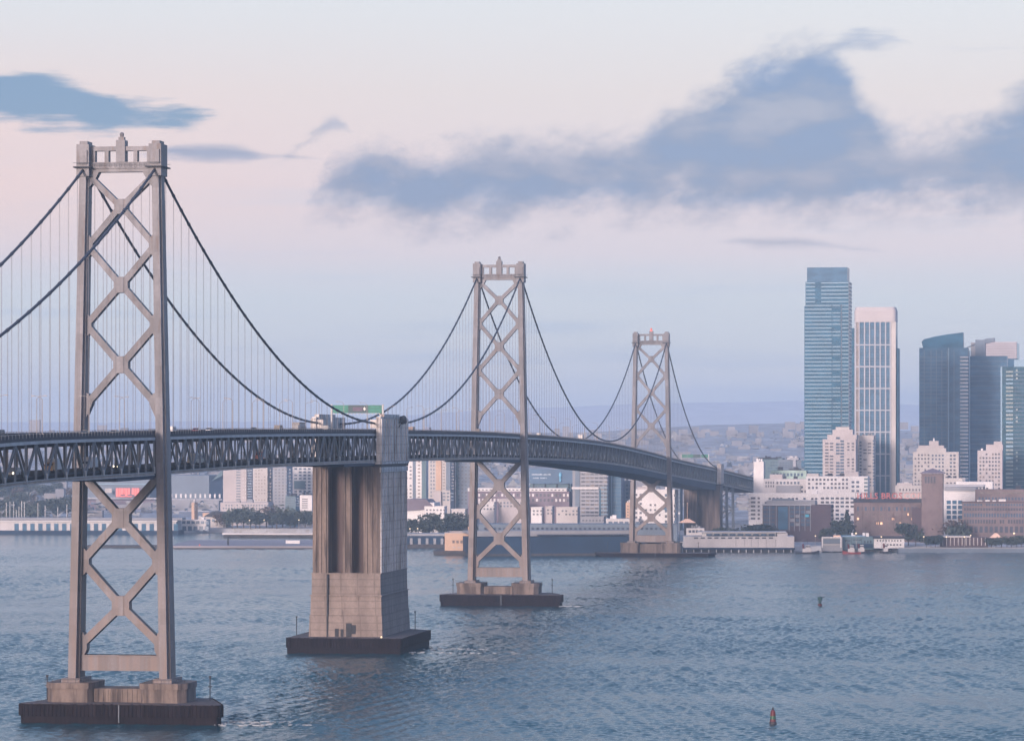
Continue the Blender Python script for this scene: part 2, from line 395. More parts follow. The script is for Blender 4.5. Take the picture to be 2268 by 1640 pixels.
# far ridge
rows = []
for Y in range(6300, 15000, 290):
    row = []
    for i in range(121):
        X = -6600 + 110 * i
        k = max(0, 1 - abs(Y - 13100) / 1850)
        ridge = 110 + 75 * max(0, min(1, (X + 900) / 1300)) * max(0.3, min(1, (2400 - X) / 900 + .6))
        z = 22 + ridge * (k ** .8) * (1 + .10 * nz(X, Y, 1100)) + 7 * nz(X, Y, 260)
        row.append((X, Y, z))
    rows.append(row)
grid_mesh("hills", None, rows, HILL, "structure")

# ------------------------------------------------------------------ bridge towers
def make_tower(s, label, zp, ups, lows, lleg, strut, zbase, zdeck, beacon=False):
    """zp: saddle platform; ups/lows: heights of the X crossings above / below the deck; lleg: leg nodes below the deck"""
    T = thing("bridge_tower", label, "bridge tower", W(s, 0, 0), -head(s), "towers of the suspension bridge")
    cz = lambda z: 10.1 + (zp - z) * 2.75 / 143
    az_ = lambda z: 1.33 + (zp - z) * .30 / 143
    bz = lambda z: 3.0 + (zp - z) * 2.0 / 143
    for sd in (-1, 1):
        m = MB(); zs = [zbase + (zp + 5 - zbase) * i / 10 for i in range(11)]; rings = []
        for z in zs:
            c, a, b = cz(z), az_(z), bz(z); n, k = a * .66, b * .60
            ring = [(-n, -b), (n, -b), (n, -k), (a, -k), (a, k), (n, k), (n, b), (-n, b), (-n, k), (-a, k), (-a, -k), (-n, -k)]
            rings.append([(sd * c + x, y, z) for x, y in ring])
        m.loft(rings)
        for i in range(1, 15):
            z = zbase + (zp - zbase) * i / 15; c, a, b = cz(z), az_(z)+.045, bz(z)+.045
            m.box(sd*c-a, sd*c+a, -b*.60, b*.60, z-.22, z+.22).box(sd*c-a*.67, sd*c+a*.67, -b, -b*.60, z-.22, z+.22)
        m.build("leg", STEEL, T)
        c = cz(zp)
        cap = MB().box(sd*c-1.75, sd*c+1.75, -3.6, 3.6, zp - 2.5, zp + 6.2).box(sd*c-1.1, sd*c+1.1, -2.6, 2.6, zp + 6.2, zp + 7.1)
        cap.box(sd*c-1.3 , sd*c+1.3, -4.1, 4.1, zp+.8, zp + 4.6)
        cap.build("leg_cap", STEEL, T)
        pl = MB().box(sd*c-2.4, sd*c+2.4, -4.8, 4.8, zp - .25, zp + .1)
        for y in (-4.7, 4.7):
            pl.box(sd*c-2.4, sd*c+2.4, y-.05, y+.05, zp+1.0, zp+1.1)
        pl.build("service_platform", DARKST, T)
        MB().box(sd*cz(zbase)-2.6, sd*cz(zbase)+2.6, -6.2, 6.2, zbase-.1, zbase+1.1).build("base_plate", STEEL, T)
    xin = lambda z: cz(z) - az_(z) + .25
    def member(x0, z0, x1, z1, tk, dy):
        m = MB(); L = sqrt((x1-x0)**2 + (z1-z0)**2); nx, nz_ = -(z1-z0)/L*tk/2, (x1-x0)/L*tk/2
        m.xz([(x0-nx, z0-nz_), (x1-nx, z1-nz_), (x1+nx, z1+nz_), (x0+nx, z0+nz_)], -dy, dy)
        m.build("brace", STEEL, T)
    def cross(zt, zx, zb, tk, dy):
        for sd in (-1, 1):
            member(sd * xin(zt), zt, sd * 1.0, zx + (zt-zx)*.09, tk, dy)
            member(sd * xin(zb), zb, sd * 1.0, zx - (zx-zb)*.09, tk, dy)
        r = tk * 1.28
        m = MB().xz([(r*cos(pi/8+i*pi/4), zx + r*1.12*sin(pi/8+i*pi/4)) for i in range(8)], -dy-.06, dy+.06)
        m.box(-r*.36, r*.36, -dy-.22, dy+.22, zx-r, zx+r)
        m.build("crossing_gusset", STEEL, T)
    def knee(z, hgt, wd, dy):
        for sd in (-1, 1):
            x = xin(z)
            MB().xz([(sd*(x+.3), z-hgt), (sd*(x-wd*.45), z-hgt*.8), (sd*(x-wd), z-hgt*.3), (sd*(x-wd), z+hgt*.3), (sd*(x-wd*.45), z+hgt*.8), (sd*(x+.3), z+hgt)][::sd], -dy-.04, dy+.04).build("leg_gusset", STEEL, T)
    nodes = [zp - 2.2]
    for a, b in zip(ups, ups[1:]): nodes.append((a + b) / 2)
    nodes.append(ups[-1] - 11.3)
    for i, z in enumerate(ups): cross(nodes[i], z, nodes[i+1], 1.55 + .1*i, 1.35)
    for z in nodes[1:-1]: knee(z, 3.4, 1.5, 1.35)
    for sd in (-1, 1):                       # haunch that bends the lowest braces into the legs
        z = nodes[-1]; x = xin(z)
        MB().xz([(sd*(x+.3), z-6), (sd*(x-.5), z-3.0), (sd*(x-2.2), z+.9), (sd*(x-1.1), z+3.4), (sd*(x+.3), z+4)][::sd], -1.4, 1.4).build("leg_gusset", STEEL, T)
        x = xin(nodes[0])
        MB().xz([(sd*(x+.3), zp-6), (sd*(x-1.5), zp-3.9), (sd*(x-3.0), zp-1.2), (sd*(x+.3), zp-1.2)][::sd], -1.4, 1.4).build("leg_gusset", STEEL, T)
    for i, z in enumerate(lows): cross(lleg[i], z, lleg[i+1], 2.05, 1.6)
    knee(lleg[1], 4.2, 2.0, 1.6)
    knee(lleg[2], 4.2, 1.8, 1.6)
    x = xin(strut[0]); MB().box(-x, x, -1.7, 1.7, strut[0], strut[1]).box(-x+.02, x-.02, -1.95, 1.95, strut[1]-.35, strut[1]).build("base_strut", STEEL, T)
    x = xin(zdeck); MB().box(-x, x, -1.9, 1.9, zdeck-2.2, zdeck-.2).build("deck_strut", DARKST, T)
    # portal at the top
    x = cz(zp) - 1.7
    MB().box(-x, x, -1.5, 1.5, zp-1.3, zp+1.4).box(-x, x, -1.9, 1.9, zp-.35, zp).build("portal_beam", STEEL, T)
    MB().box(-x, x, -1.2, 1.2, zp+4.5, zp+5.7).build("portal_beam", STEEL, T)
    for q in (-.48, .48, -.93, .93): MB().box(q*x-.55, q*x+.55, -1.1, 1.1, zp+1.4, zp+4.5).build("portal_post", STEEL, T)
    MB().box(-1.25, 1.25, -1.7, 1.7, zp+1.4, zp+7.4).build("portal_post", STEEL, T)
    bm = MB().box(-.8, .8, -.8, .8, zp+7.4, zp+8.3).lathe([(.5, zp+8.3), (.62, zp+9.2), (.3, zp+9.6)], 8)
    bm.build("beacon", REDL if beacon else STEEL, T)
    m = MB()
    for z in (zp + 1.05, zp + .55): m.box(-x, x, -2.35, -2.28, z-.03, z+.03)
    for i in range(13): m.box(-x + i*2*x/12-.04, -x+i*2*x/12+.04, -2.35, -2.28, zp-.1, zp+1.05)
    m.build("handrail", DARKST, T)
    return T
UPS = [140.3, 118.9, 97.1]
make_tower(SA, "nearest and largest bridge tower, standing at the left of the photo", 151, UPS, [55.2, 31.3], [66.6, 43.4, 20.6], (13.6, 17.9), 10.6, 68.6)
make_tower(S3, "middle bridge tower just beyond the concrete anchorage pier", 151, UPS, [55.2, 30.4], [66.6, 43.0, 19.6], (12.8, 17.2), 10.2, 68.2)
make_tower(S2, "smallest and farthest bridge tower, with a red lamp on top", 138.3, [127.7, 106.1, 84.2], [44.2, 25.0], [53.6, 34.6, 15.6], (9.2, 13.6), 8.8, 54.2, True)

def make_pier(s, label, hw_front, hw_back, d, ztop, zped, ped, wall):
    T = thing("tower_pier", label, "bridge pier", W(s, 0, 0), -head(s), "piers under the bridge towers")
    poly = [(-hw_front+1.2, -d), (hw_front, -d), (hw_front+.6, -d+3), (hw_back+2, d-2), (hw_back, d), (-hw_back, d), (-hw_back-3, d-3), (-hw_front-.2, -d+2.5)]
    poly = [(x+2.3, y) for x, y in poly]
    MB().prism([(x*.985, y*.975) for x, y in poly], -2, ztop*.42).prism(poly, ztop*.42+.02, ztop).build("fender", TIMB, T)
    MB().prism([(2.3 + (x-2.3)*.985, y*.97) for x, y in poly], ztop+.01, ztop+.12).build("fender_deck", FDECK, T)
    m = MB()
    n = len(poly)
    for i in range(n):
        (x0, y0), (x1, y1) = poly[i], poly[(i+1) % n]; L = sqrt((x1-x0)**2+(y1-y0)**2)
        for k in range(int(L/1.1)):
            q = (k+.5)/int(L/1.1); x, y = x0+(x1-x0)*q, y0+(y1-y0)*q
            m.box(x-.24, x+.24, y-.24, y+.24, ztop*.38, ztop+random.uniform(-.05, .25))
    m.build("fender_timbers", TIMB, T, kind="stuff")
    for sd in (-1, 1):
        a, b = ped
        m = MB().prism([(sd*(a+1), -8), (sd*(b-2), -8), (sd*b, -5.5), (sd*b, 5.5), (sd*(b-2), 8), (sd*(a+1), 8), (sd*a, 6), (sd*a, -6)][::sd], ztop-.5, zped-1.6)
        m.prism([(sd*(a+.6), -8.3), (sd*(b-1.8), -8.3), (sd*(b+.3), -5.6), (sd*(b+.3), 5.6), (sd*(b-1.8), 8.3), (sd*(a+.6), 8.3), (sd*(a-.2), 6), (sd*(a-.2), -6)][::sd], zped-1.58, zped)
        m.build("pedestal", CONC, T)
        m = MB()
        for i in range(7):
            x = sd*(a + (b-a)*i/6)
            m.box(x-.05, x+.05, -8.1, -8.0, zped, zped+1.1)
        m.box(min(sd*a, sd*b), max(sd*a, sd*b), -8.1, -8.02, zped+1.0, zped+1.1)
        m.build("guard_rail", DARKST, T)
    m = MB().box(-ped[0]+.1, ped[0]-.1, -5.4, 5.4, ztop-.5, wall)
    for i in range(9):
        x = -ped[0] + 1.2 + i*(2*ped[0]-2.4)/8
        m.box(x-.25, x+.25, -5.6, -5.4, ztop-.4, wall-.15)
    m.build("connecting_wall", CONC, T)
    for x, y in ((-hw_front*.86+2.3, 2), (hw_front*.80+1.5, 4)):
        MB().tube([(x, y, ztop), (x, y, ztop+6.2)], .16, 6).box(x-.55, x+.55, y-.2, y+.2, ztop+3.8, ztop+4.1).box(x-.3, x+.3, y-.3, y+.3, ztop+6.2, ztop+6.9).build("light_mast", DARKST, T)
    MB().box(hw_front*.1-.12, hw_front*.1+.12, -d-.42, -d-.1, .4, ztop).build("ladder", TRUSS, T)
    return T
make_pier(SA, "broad dark-fendered pier under the nearest tower at lower left", 27.8, 18.5, 14, 5.2, 10.6, (6.6, 19.4), 9.0)
make_pier(S3, "dark-fendered pier under the middle tower", 28.2, 18.8, 14, 5.0, 10.2, (6.6, 19.0), 8.6)
T = make_pier(S2, "low fendered pier with tall pale pedestals under the farthest tower", 36.0, 37.0, 11, 2.2, 8.8, (7.0, 19.5), 8.2)

# ------------------------------------------------------------------ centre anchorage and shore-side pier
A4 = thing("anchorage_pier", "massive concrete anchorage pier with two fluted recesses in mid bay", "bridge pier", W(S4, 0, 0), -head(S4))
def rect(a, b): return [(-a, -b), (a, -b), (a, b), (-a, b)]
MB().prism([(-19.6, -38), (21.5, -38), (22, -36), (22, 22), (14, 30), (-14, 30), (-20, 22), (-20, -36)], -2, 2.2).prism([(-19.9, -38.4), (21.8, -38.4), (22.4, -36), (22.4, 22.3), (14.2, 30.4), (-14.2, 30.4), (-20.4, 22.3), (-20.4, -36)], 2.22, 5.4).build("fender", TIMB, A4)
MB().prism([(-19.3, -37.8), (21.7, -37.8), (21.8, 22), (13.9, 29.8), (-13.9, 29.8), (-19.8, 22)], 5.41, 5.52).build("fender_deck", FDECK, A4)
m = MB()
for i in range(38): m.box(-19.6+i*1.11-.25, -19.6+i*1.11+.25, -38.75, -38.3, 2.0, 5.5+random.uniform(-.05, .2))
for i in range(52): m.box(22.2, 22.65, -36+i*1.13-.25, -36+i*1.13+.25, 2.0, 5.5+random.uniform(-.05, .2))
m.build("fender_timbers", TIMB, A4, kind="stuff")
MB().loft([[(x, y, z) for x, y in rect(a, b)] for a, b, z in ((13.5, 29.2, 5), (13.2, 28.9, 13.2))]).build("base_course", CONCH, A4)
MB().loft([[(x, y, z) for x, y in rect(a, b)] for a, b, z in ((13.0, 28.6, 13.2), (12.85, 28.4, 20.4))]).build("base_course", CONCH, A4)
MB().loft([[(x, y, z) for x, y in rect(a, b)] for a, b, z in ((12.65, 28.2, 20.4), (12.5, 28.1, 28.2))]).build("base_course", CONCH, A4)
m = MB()
for q in (20.4, 13.2): m.box(-13.25, 13.25, -28.95, 28.95, q-.25, q+.1)
m.box(-12.75, 12.75, -28.3, 28.3, 28.0, 28.4); m.build("string_course", CONCH, A4)
for x0, x1 in ((-12.3, -6.6), (6.3, 12.3)):
    m = MB().box(x0, x1, -27.8, 27.8, 28.2, 66.6)
    for q in (.18, .5, .82):
        x = x0 + (x1-x0)*q; m.box(x-.42, x+.42, -28.25, -27.8, 28.4, 66.2)
    m.build("buttress", CONC, A4)
m = MB().box(-1.6, 1.7, -26.4, -20, 28.2, 66.6)
for x in (-.9, .9): m.box(x-.35, x+.35, -26.8, -26.4, 28.4, 66.2)
m.build("middle_column", CONC, A4)
MB().box(-6.6, 6.3, -20, 26, 28.2, 66.6).build("recess_wall", mat("recess_shade_concrete", (.085, .066, .066), .9, .3, .16, (1, 1, .06), (.13, .095, .085), (.5, .7)), A4)  # darker concrete tone paints the shade of the recess
MB().box(-13, 13, -28.6, 28.6, 66.62, 67.6).build("bearing_slab", DARKST, A4)
m = MB()                                   # flutes down the north flank
for i in range(15):
    y = -26.5 + i*53/14; m.box(12.3, 12.75, y-.8, y+.8, 28.4, 64.6)
m.box(12.3, 12.9, -28.2, 28.2, 64.7, 66.5); m.build("flank_flutes", CONC2, A4)
m = MB()                                   # small dark openings low on the front
for x, z, a, b in ((-3.2, 6.6, .7, 1.8), (-1.3, 6.6, .5, 1.7), (1.2, 6.6, 1.0, 3.0), (3.0, 7.6, .7, 2.0)): m.box(x-a, x+a, -29.35, -28.9, z-1, z-1+b*1.6)
m.build("door", DARKST, A4)
MB().box(-6.9, -6.4, -29.45, -27.7, 5.2, 28).build("groove", DARKST, A4)
for sd in (-1, 1):
    m = MB().box(min(sd*11.0, sd*12.6), max(sd*11.0, sd*12.6), -28, 28, 67.6, 84.6)
    for i in range(11):
        y = -26.6 + i*53.2/10; m.box(min(sd*12.6, sd*13.1), max(sd*12.6, sd*13.1), y-1.3, y+1.3, 68.6, 84.0)
    for x in (11.25, 11.8, 12.35): m.box(min(sd*x-.17, sd*x+.17), sd*x+.17, -28.3, -28, 68.2, 84.2)
    m.box(min(sd*10.7, sd*13.3), max(sd*10.7, sd*13.3), -28.4, 28.4, 67.6, 68.3)
    m.box(min(sd*11.2, sd*12.8), max(sd*11.2, sd*12.8), -22, 10, 84.6, 85.6).build("side_wall", CONC2, A4)
    MB().box(min(sd*8.6, sd*11), max(sd*8.6, sd*11), -27, -20, 80.5, 83.6).build("cable_housing", CONC2, A4)
dr = MB().lathe([(0.2, 0), (1.55, .2), (1.6, 1.9), (1.2, 2.3), (.15, 2.4)], 12).build("fog_drum", DARKST, A4)
dr.location = (13.4, 8, 83.4); dr.rotation_euler = (0, pi/2.3, 0)
MB().bar((12.5, 8, 82.6), (14.4, 8, 83.0), .35).bar((12.7, 8, 80.6), (14.2, 8, 82.8), .25).build("bracket", DARKST, A4)
for x, y in ((-19, 4), (17, 20)):
    MB().tube([(x, y-28 if x < 0 else y, 5.4), (x, y-28 if x < 0 else y, 12)], .16, 6).box(x-.25, x+.25, (y-28 if x < 0 else y)-.25, (y-28 if x < 0 else y)+.25, 12, 12.6).build("light_mast", DARKST, A4)
MB().lathe([(.05, 5.4), (.3, 5.5), (.3, 6.0), (.05, 6.2)], 8, (14, -34)).build("fender_lamp", LIT, A4)

A1 = thing("shore_pier", "hazy concrete bridge pier at the shore where the cables end", "bridge pier", W(S1, 0, 0), -head(S1))
m = MB().box(-13.4, -3.5, -10, 10, 3, 41.5)
for x in (-12.4, -9.6, -5.6): m.box(x-.5, x+.5, -10.4, -10, 3, 41)
m.build("buttress", CONC, A1)
m = MB().box(2.6, 13.4, -10, 10, 3, 41.5)
for x in (4.2, 8, 12.2): m.box(x-.5, x+.5, -10.4, -10, 3, 41)
m.build("buttress", CONC, A1)
MB().box(-3.5, 2.6, -6, 8, 3, 41.5).build("recess_wall", CONC, A1)
MB().box(-14, 14, -11, 11, 41.52, 42.4).build("bearing_slab", DARKST, A1)
for sd in (-1, 1):
    m = MB().box(min(sd*11.2, sd*14), max(sd*11.2, sd*14), -10, 10, 42.4, 57.0)
    for y in (-8, -3, 3, 8): m.box(min(sd*14, sd*14.4), max(sd*14, sd*14.4), y-1, y+1, 43, 56.5)
    m.box(min(sd*10.9, sd*14.5), max(sd*10.9, sd*14.5), -10.4, 10.4, 56.4, 57.3).build("side_wall", CONC2, A1)

# ------------------------------------------------------------------ deck spans
TD = 9.75
def make_span(s0, s1, label, cables=True, name="truss_span"):
    o = W((s0+s1)/2, 0, 0)
    T = thing(name, label, "bridge deck", o, 0, "double-deck truss spans")
    L = lambda s, u, z: tuple(a-b for a, b in zip(W(s, u, z), o))
    n = max(2, round((s1-s0)/9.15/2)*2); ss = [s0+(s1-s0)*i/n for i in range(n+1)]
    zt = lambda s: zr(s)-1.9
    zb = lambda s: zr(s)-1.9-TD
    def sweep(prof, name, mt, kind=None, m=None):
        m2 = m or MB()
        m2.loft([[L(s, u, zr(s)+dz) for u, dz in prof] for s in ss])
        return m2 if m else m2.build(name, mt, T, kind)
    bx = lambda u0, u1, a, b: [(u0, a), (u1, a), (u1, b), (u0, b)]
    sweep(bx(-9.8, 9.8, -1.7, -1.05), "upper_deck", ROAD)
    sweep(bx(-9.4, 9.4, -10.6, -10.0), "lower_deck", ROAD)
    for sd in (-1, 1):
        sweep(bx(*sorted((sd*9.85, sd*10.25)), -1.75, -.25), "barrier", BARRIER)
        sweep(bx(*sorted((sd*9.75, sd*10.5)), -2.55, -1.78), "top_chord", CHORD)
        m = MB(); sweep(bx(*sorted((sd*9.8, sd*10.45)), -1.9-TD+.32, -1.9-TD+.5), "", None, None, m)
        sweep(bx(*sorted((sd*9.8, sd*10.45)), -1.9-TD-.5, -1.9-TD-.3), "", None, None, m)
        for i in range(n):
            for k in range(6):
                s = ss[i]+(ss[i+1]-ss[i])*(k+.5)/6
                if sd > 0: m.bar(L(s, sd*10.12, zb(s)-.3), L(s, sd*10.12, zb(s)+.32), .32, .5)
        m.build("bottom_chord", CHORD, T)
        m = MB()
        sweep(bx(*sorted((sd*10.2, sd*10.32)), -.05, .07), "", None, None, m)
        for i in range(n):
            for k in range(3):
                s = ss[i]+(ss[i+1]-ss[i])*k/3; m.bar(L(s, sd*10.27, zr(s)-1.0), L(s, sd*10.27, zr(s)+.02), .14)
        m.build("railing", LAMPST, T)
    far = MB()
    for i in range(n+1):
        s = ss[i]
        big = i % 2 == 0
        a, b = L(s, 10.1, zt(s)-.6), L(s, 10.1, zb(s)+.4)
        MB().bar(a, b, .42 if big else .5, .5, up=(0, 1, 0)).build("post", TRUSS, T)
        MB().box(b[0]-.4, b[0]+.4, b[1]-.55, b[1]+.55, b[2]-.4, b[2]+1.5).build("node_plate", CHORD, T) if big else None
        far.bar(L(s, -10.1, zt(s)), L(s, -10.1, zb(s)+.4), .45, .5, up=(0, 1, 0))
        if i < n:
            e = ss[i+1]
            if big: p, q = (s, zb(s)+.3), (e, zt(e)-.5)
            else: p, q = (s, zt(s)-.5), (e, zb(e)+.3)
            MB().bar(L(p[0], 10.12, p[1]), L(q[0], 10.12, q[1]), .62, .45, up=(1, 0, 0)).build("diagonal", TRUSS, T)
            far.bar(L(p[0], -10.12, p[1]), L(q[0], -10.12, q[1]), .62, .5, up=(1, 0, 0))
    far.build("far_truss", DARKST, T, kind="stuff")  # far side coloured darker to paint shade into the truss gaps
    fb = MB()
    for i in range(n+1):
        s = ss[i]
        fb.bar(L(s, -9.7, zt(s)-.65), L(s, 9.7, zt(s)-.65), .5, 1.9)
        fb.bar(L(s, -9.7, zb(s)+.05), L(s, 9.7, zb(s)+.05), .5, 1.3)
        for u in (-5.2, 0, 5.2): fb.bar(L(s, u, zt(s)-.6), L(s, u, zb(s)+.6), .38) if u == -5.2 else None
    for u in (-6, -2, 2, 6): sweep(bx(u-.2, u+.2, -2.3, -1.72), "", None, None, fb)
    fb.build("floor_beams", DARKST, T, kind="stuff")
    return T
make_span(-330, SA-4.6, "double-deck truss span running out of the photo at the left edge")
make_span(SA+4.6, S4-2, "double-deck truss span between the nearest tower and the anchorage pier")
make_span(S4+2, S3-4.6, "double-deck truss span between the anchorage pier and the middle tower")
make_span(S3+4.6, S2-4.6, "long curving double-deck truss span between the middle and farthest towers")
make_span(S2+4.6, S1-2, "double-deck truss span from the farthest tower down to the shore pier")
make_span(S1+2, S1+330, "double-deck approach viaduct sinking behind the city beyond the shore pier")
for s in (SA, S3, S2):          # short roadway links through the tower portals belong to the spans
    pass
# roadway through the towers
for s, nm in ((SA, "nearest"), (S3, "middle"), (S2, "farthest")):
    o = W(s, 0, 0); T = thing("roadway_link", "short roadway piece threading between the legs of the %s tower" % nm, "roadway", o, 0, "roadway pieces inside the towers")
    L = lambda q, u, z: tuple(a-b for a, b in zip(W(q, u, z), o))
    for nme, d0, d1, u in (("upper_deck", -1.7, -1.05, 9.2), ("lower_deck", -10.6, -10.0, 9.2)):
        MB().loft([[L(q, a, zr(q)+b) for a, b in ((-u, d0), (u, d0), (u, d1), (-u, d1))] for q in (s-4.58, s+4.58)]).build(nme, ROAD, T)
    for sd in (-1, 1):
        MB().loft([[L(q, a, zr(q)+b) for a, b in ((sd*9.1-.15, -1.04), (sd*9.1+.15, -1.04), (sd*9.1+.15, -.2), (sd*9.1-.15, -.2))] for q in (s-4.58, s+4.58)]).build("barrier", BARRIER, T)

# bents of the viaduct beyond the shore pier
for k, (s, lab) in enumerate(((S1+32, "first steel trestle behind the shore pier, open cross-bracing"), (S1+75, "second steel trestle behind the shore pier"), (S1+125, "third steel trestle of the approach viaduct, half hidden"))):
    T = thing("trestle_bent", lab, "trestle", W(s, 0, 0), -head(s), "trestles of the approach viaduct")
    zt = zr(s)-12.3
    for sd in (-1, 1):
        for y in (-5, 5): MB().bar((sd*10.5, y, 3), (sd*10.1, y, zt), 1.1).build("leg", TRUSS, T)
    for y in (-5, 5):
        MB().box(-10.2, 10.2, y-.6, y+.6, zt, zt+1.2).build("cap_beam", TRUSS, T)
        for z0, z1 in ((4, 4+(zt-4)/2), (4+(zt-4)/2, zt)):
            for sd in (-1, 1): MB().bar((sd*10.3, y, z0), (-sd*10.3, y, z1), .5).build("brace", TRUSS, T)

# ------------------------------------------------------------------ work platform slung below the truss
T = thing("work_platform", "dark blue sheeted work platform slung under the truss between the farther towers", "scaffold platform", (0, 0, 0))
def plat(s0, s1, d0, d1, u=10.6, n=40, bow=0.0):
    m = MB(); m.loft([[W(s, uu, zr(s)-12.25-k*((d0+(d1-d0)*min(1, q*2.2))))  for uu, k in ((-u, 1), (u, 1), (u, 0), (-u, 0))] for q, s in ((i/n, s0+(s1-s0)*i/n) for i in range(n+1))])
    return m.build("sheeting", TARP, T)
plat(S3+12, S2-5, .4, 3.4); plat(S2+5, S1-12, 3.2, 4.4)
for s, d, nm in ((SA-14, .8, "nearest"), (S4-30, .9, "anchorage"), (S3-20, 1.0, "middle")):
    T2 = thing("maintenance_traveler", "thin dark walkway under the deck in front of the %s" % (nm + " tower" if nm != "anchorage" else "anchorage pier"), "walkway", (0, 0, 0), 0, "walkways hung below the deck")
    a, b = {"nearest": (-46, -5), "anchorage": (-62, -3), "middle": (-95, -4)}[nm]; s0 = {"nearest": SA, "anchorage": S4-24, "middle": S3}[nm]
    MB().loft([[W(q, u, zr(q)-12.3-k) for u, k in ((-10.4, d), (10.4, d), (10.4, 0), (-10.4, 0))] for q in [s0+a+(b-a)*i/6 for i in range(7)]]).build("walkway_deck", TARP, T2)

# ------------------------------------------------------------------ main cables and suspenders
ZSA, ZS2 = 151.6, 138.9
def main_cable(u, spans, label):
    T = thing("main_cable", label, "suspension cable", W(spans[0][0], u, 0), 0, "main cables of the suspension bridge")
    o = W(spans[0][0], u, 0); sub = lambda p: tuple(a-b for a, b in zip(p, o))
    bands = MB(); hand = MB()
    for (s0, s1, z0, z1, sag, a, b) in spans:
        zc = lambda s: z0 + (z1-z0)*(s-s0)/(s1-s0) - 4*sag*((s-s0)/(s1-s0))*(1-(s-s0)/(s1-s0))
        n = 56; a_, b_ = max(s0, a), min(s1, b)
        pts = [sub(W(a_+(b_-a_)*i/n, u, zc(a_+(b_-a_)*i/n))) for i in range(n+1)]
        MB().tube(pts, .37, 8).build("cable", CABLE, T)
        k = round((s1-s0)/9.15)
        for i in range(1, k):
            s = s0+(s1-s0)*i/k
            if not (a+3 < s < b-3) or min(abs(s-q) for q in (SA, S4, S3, S2, S1)) < 7: continue
            z = zc(s); zb = zr(s)-1.9
            if i % 2 == 0 or True:
                q0, q1 = sub(W(s-.5, u, zc(s-.5))), sub(W(s+.5, u, zc(s+.5))); bands.tube([q0, q1], .48, 8)
            if z - zb < 2.0: continue
            m = MB()
            for ds in (-.28, .28):
                m.bar(sub(W(s+ds, u, z)), sub(W(s+ds, u, zb)), .06, .06)
            m.build("suspender", ROPE, T)
    bands.build("cable_bands", CABLE, T, kind="stuff")
    return T
for u, nm in ((-10.05, "far south-side"), (10.05, "near north-side")):
    main_cable(u, [(-704, SA, ZS2, ZSA, 70.7, -330, 0), (SA, S4-14, ZSA, 82.2, 17.2, 0, 400)],
        ("left main cable" if u < 0 else "right main cable") + " over the nearest tower, dropping to the anchorage pier")
    main_cable(u, [(S4+14, S3, 82.2, ZSA, 17.2, 0, 4000), (S3, S2, ZSA, ZS2, 70.2, 0, 4000), (S2, S1, ZS2, 54.6, 17.0, 0, 4000)],
        ("left main cable" if u < 0 else "right main cable") + " strung over the middle and farthest towers to the shore pier")

FOAM = mat("foam", (.30, .33, .36), .8, .2, 1.0)
rf = random.Random(8)
for s_, u0, v0, ln in ((S4, 24, -30, 40), (S4, 25, -8, 24), (SA, 29, -12, 26), (SA, 29, -3, 20), (S3, 30, -13, 10)):
    m = MB(); a = head(s_)
    for k in range(46):
        x = u0 + ln*rf.random()**1.6; y = v0 + (x-u0)*.05 + rf.gauss(0, 2.4); l_, w_ = rf.uniform(.2, .9), rf.uniform(.12, .35)
        X, Y = Xc(s_)+x*cos(a)+y*sin(a), Yc(s_)-x*sin(a)+y*cos(a); m.loft([[(X+l_*cos(q), Y+w_*sin(q), z) for q in (0, 1.1, 2.2, 3.3, 4.4, 5.4)] for z in (.0, .2)])
    m.build("foam", FOAM, kind="stuff")

# ------------------------------------------------------------------ overhead signs on the deck
def gantry(s, label, z0, z1, half, parts, du=0):
    T = thing("overhead_sign", label, "road sign", W(s, du, 0), -head(s), "green overhead road signs on the upper deck")
    zd = zr(s)-1.05
    for sd in (-1, 1):
        MB().box(sd*(half+.35)-.3, sd*(half+.35)+.3, -.3, .3, zd, z1+.3).build("post", CHORD, T)
    MB().box(-half, half, .3, .6, z0+.4, z0+.7).box(-half, half, .3, .6, z1-.7, z1-.4).build("truss_beam", LAMPST, T)
    for a, b, mt, dz in parts:
        p = MB().box(a, b, -.1, .1, z0+dz, z1-dz*.3).build("sign_panel", mt, T)
    m = MB()
    for i in range(14): x = -half+.8+i*(2*half-1.6)/13; m.box(x-.2, x+.2, -.9, -.2, z0-.35, z0-.1)
    m.build("sign_lights", WHITE, T, kind="stuff")
    return T
T = gantry(S4-18, "wide green overhead sign above the deck at the anchorage pier", 86.0, 88.9, 9.1,
    [(-9.0, -3.3, GREEN, 0), (-3.25, 4.0, TEAL, 0), (4.05, 9.0, GREEN, 0)], 2.2)
MB().box(-1.6, 2.0, -.16, -.1, 86.7, 88.2).build("message_board", mat("message_board_grey", (.10, .08, .12), .6, .2, .6), T)
MB().xz([(2.2, 87.5), (2.7, 86.8), (3.2, 87.5), (2.7, 88.3)], -.18, -.1).build("route_marker", WHITE, T)
m = MB()
for x0, x1 in ((-8.2, -6.9), (-6.5, -4.2), (4.9, 6.6), (6.9, 8.2)):
    for z in (88.1, 87.2): m.box(x0, x1, -.14, -.1, z-.14, z+.14)
m.build("sign_legend", mat("sign_legend_grey", (.03, .22, .17), .6, .1, 1), T)
T = gantry(S1-60, "small green and black overhead sign near the shore pier", 60.0+2.2, 60+4.6, 9.6,
    [(-9.5, -1.4, GREEN, 0), (-1.3, 3.9, TEAL, 0), (4.6, 9.5, GREEN, 0)])

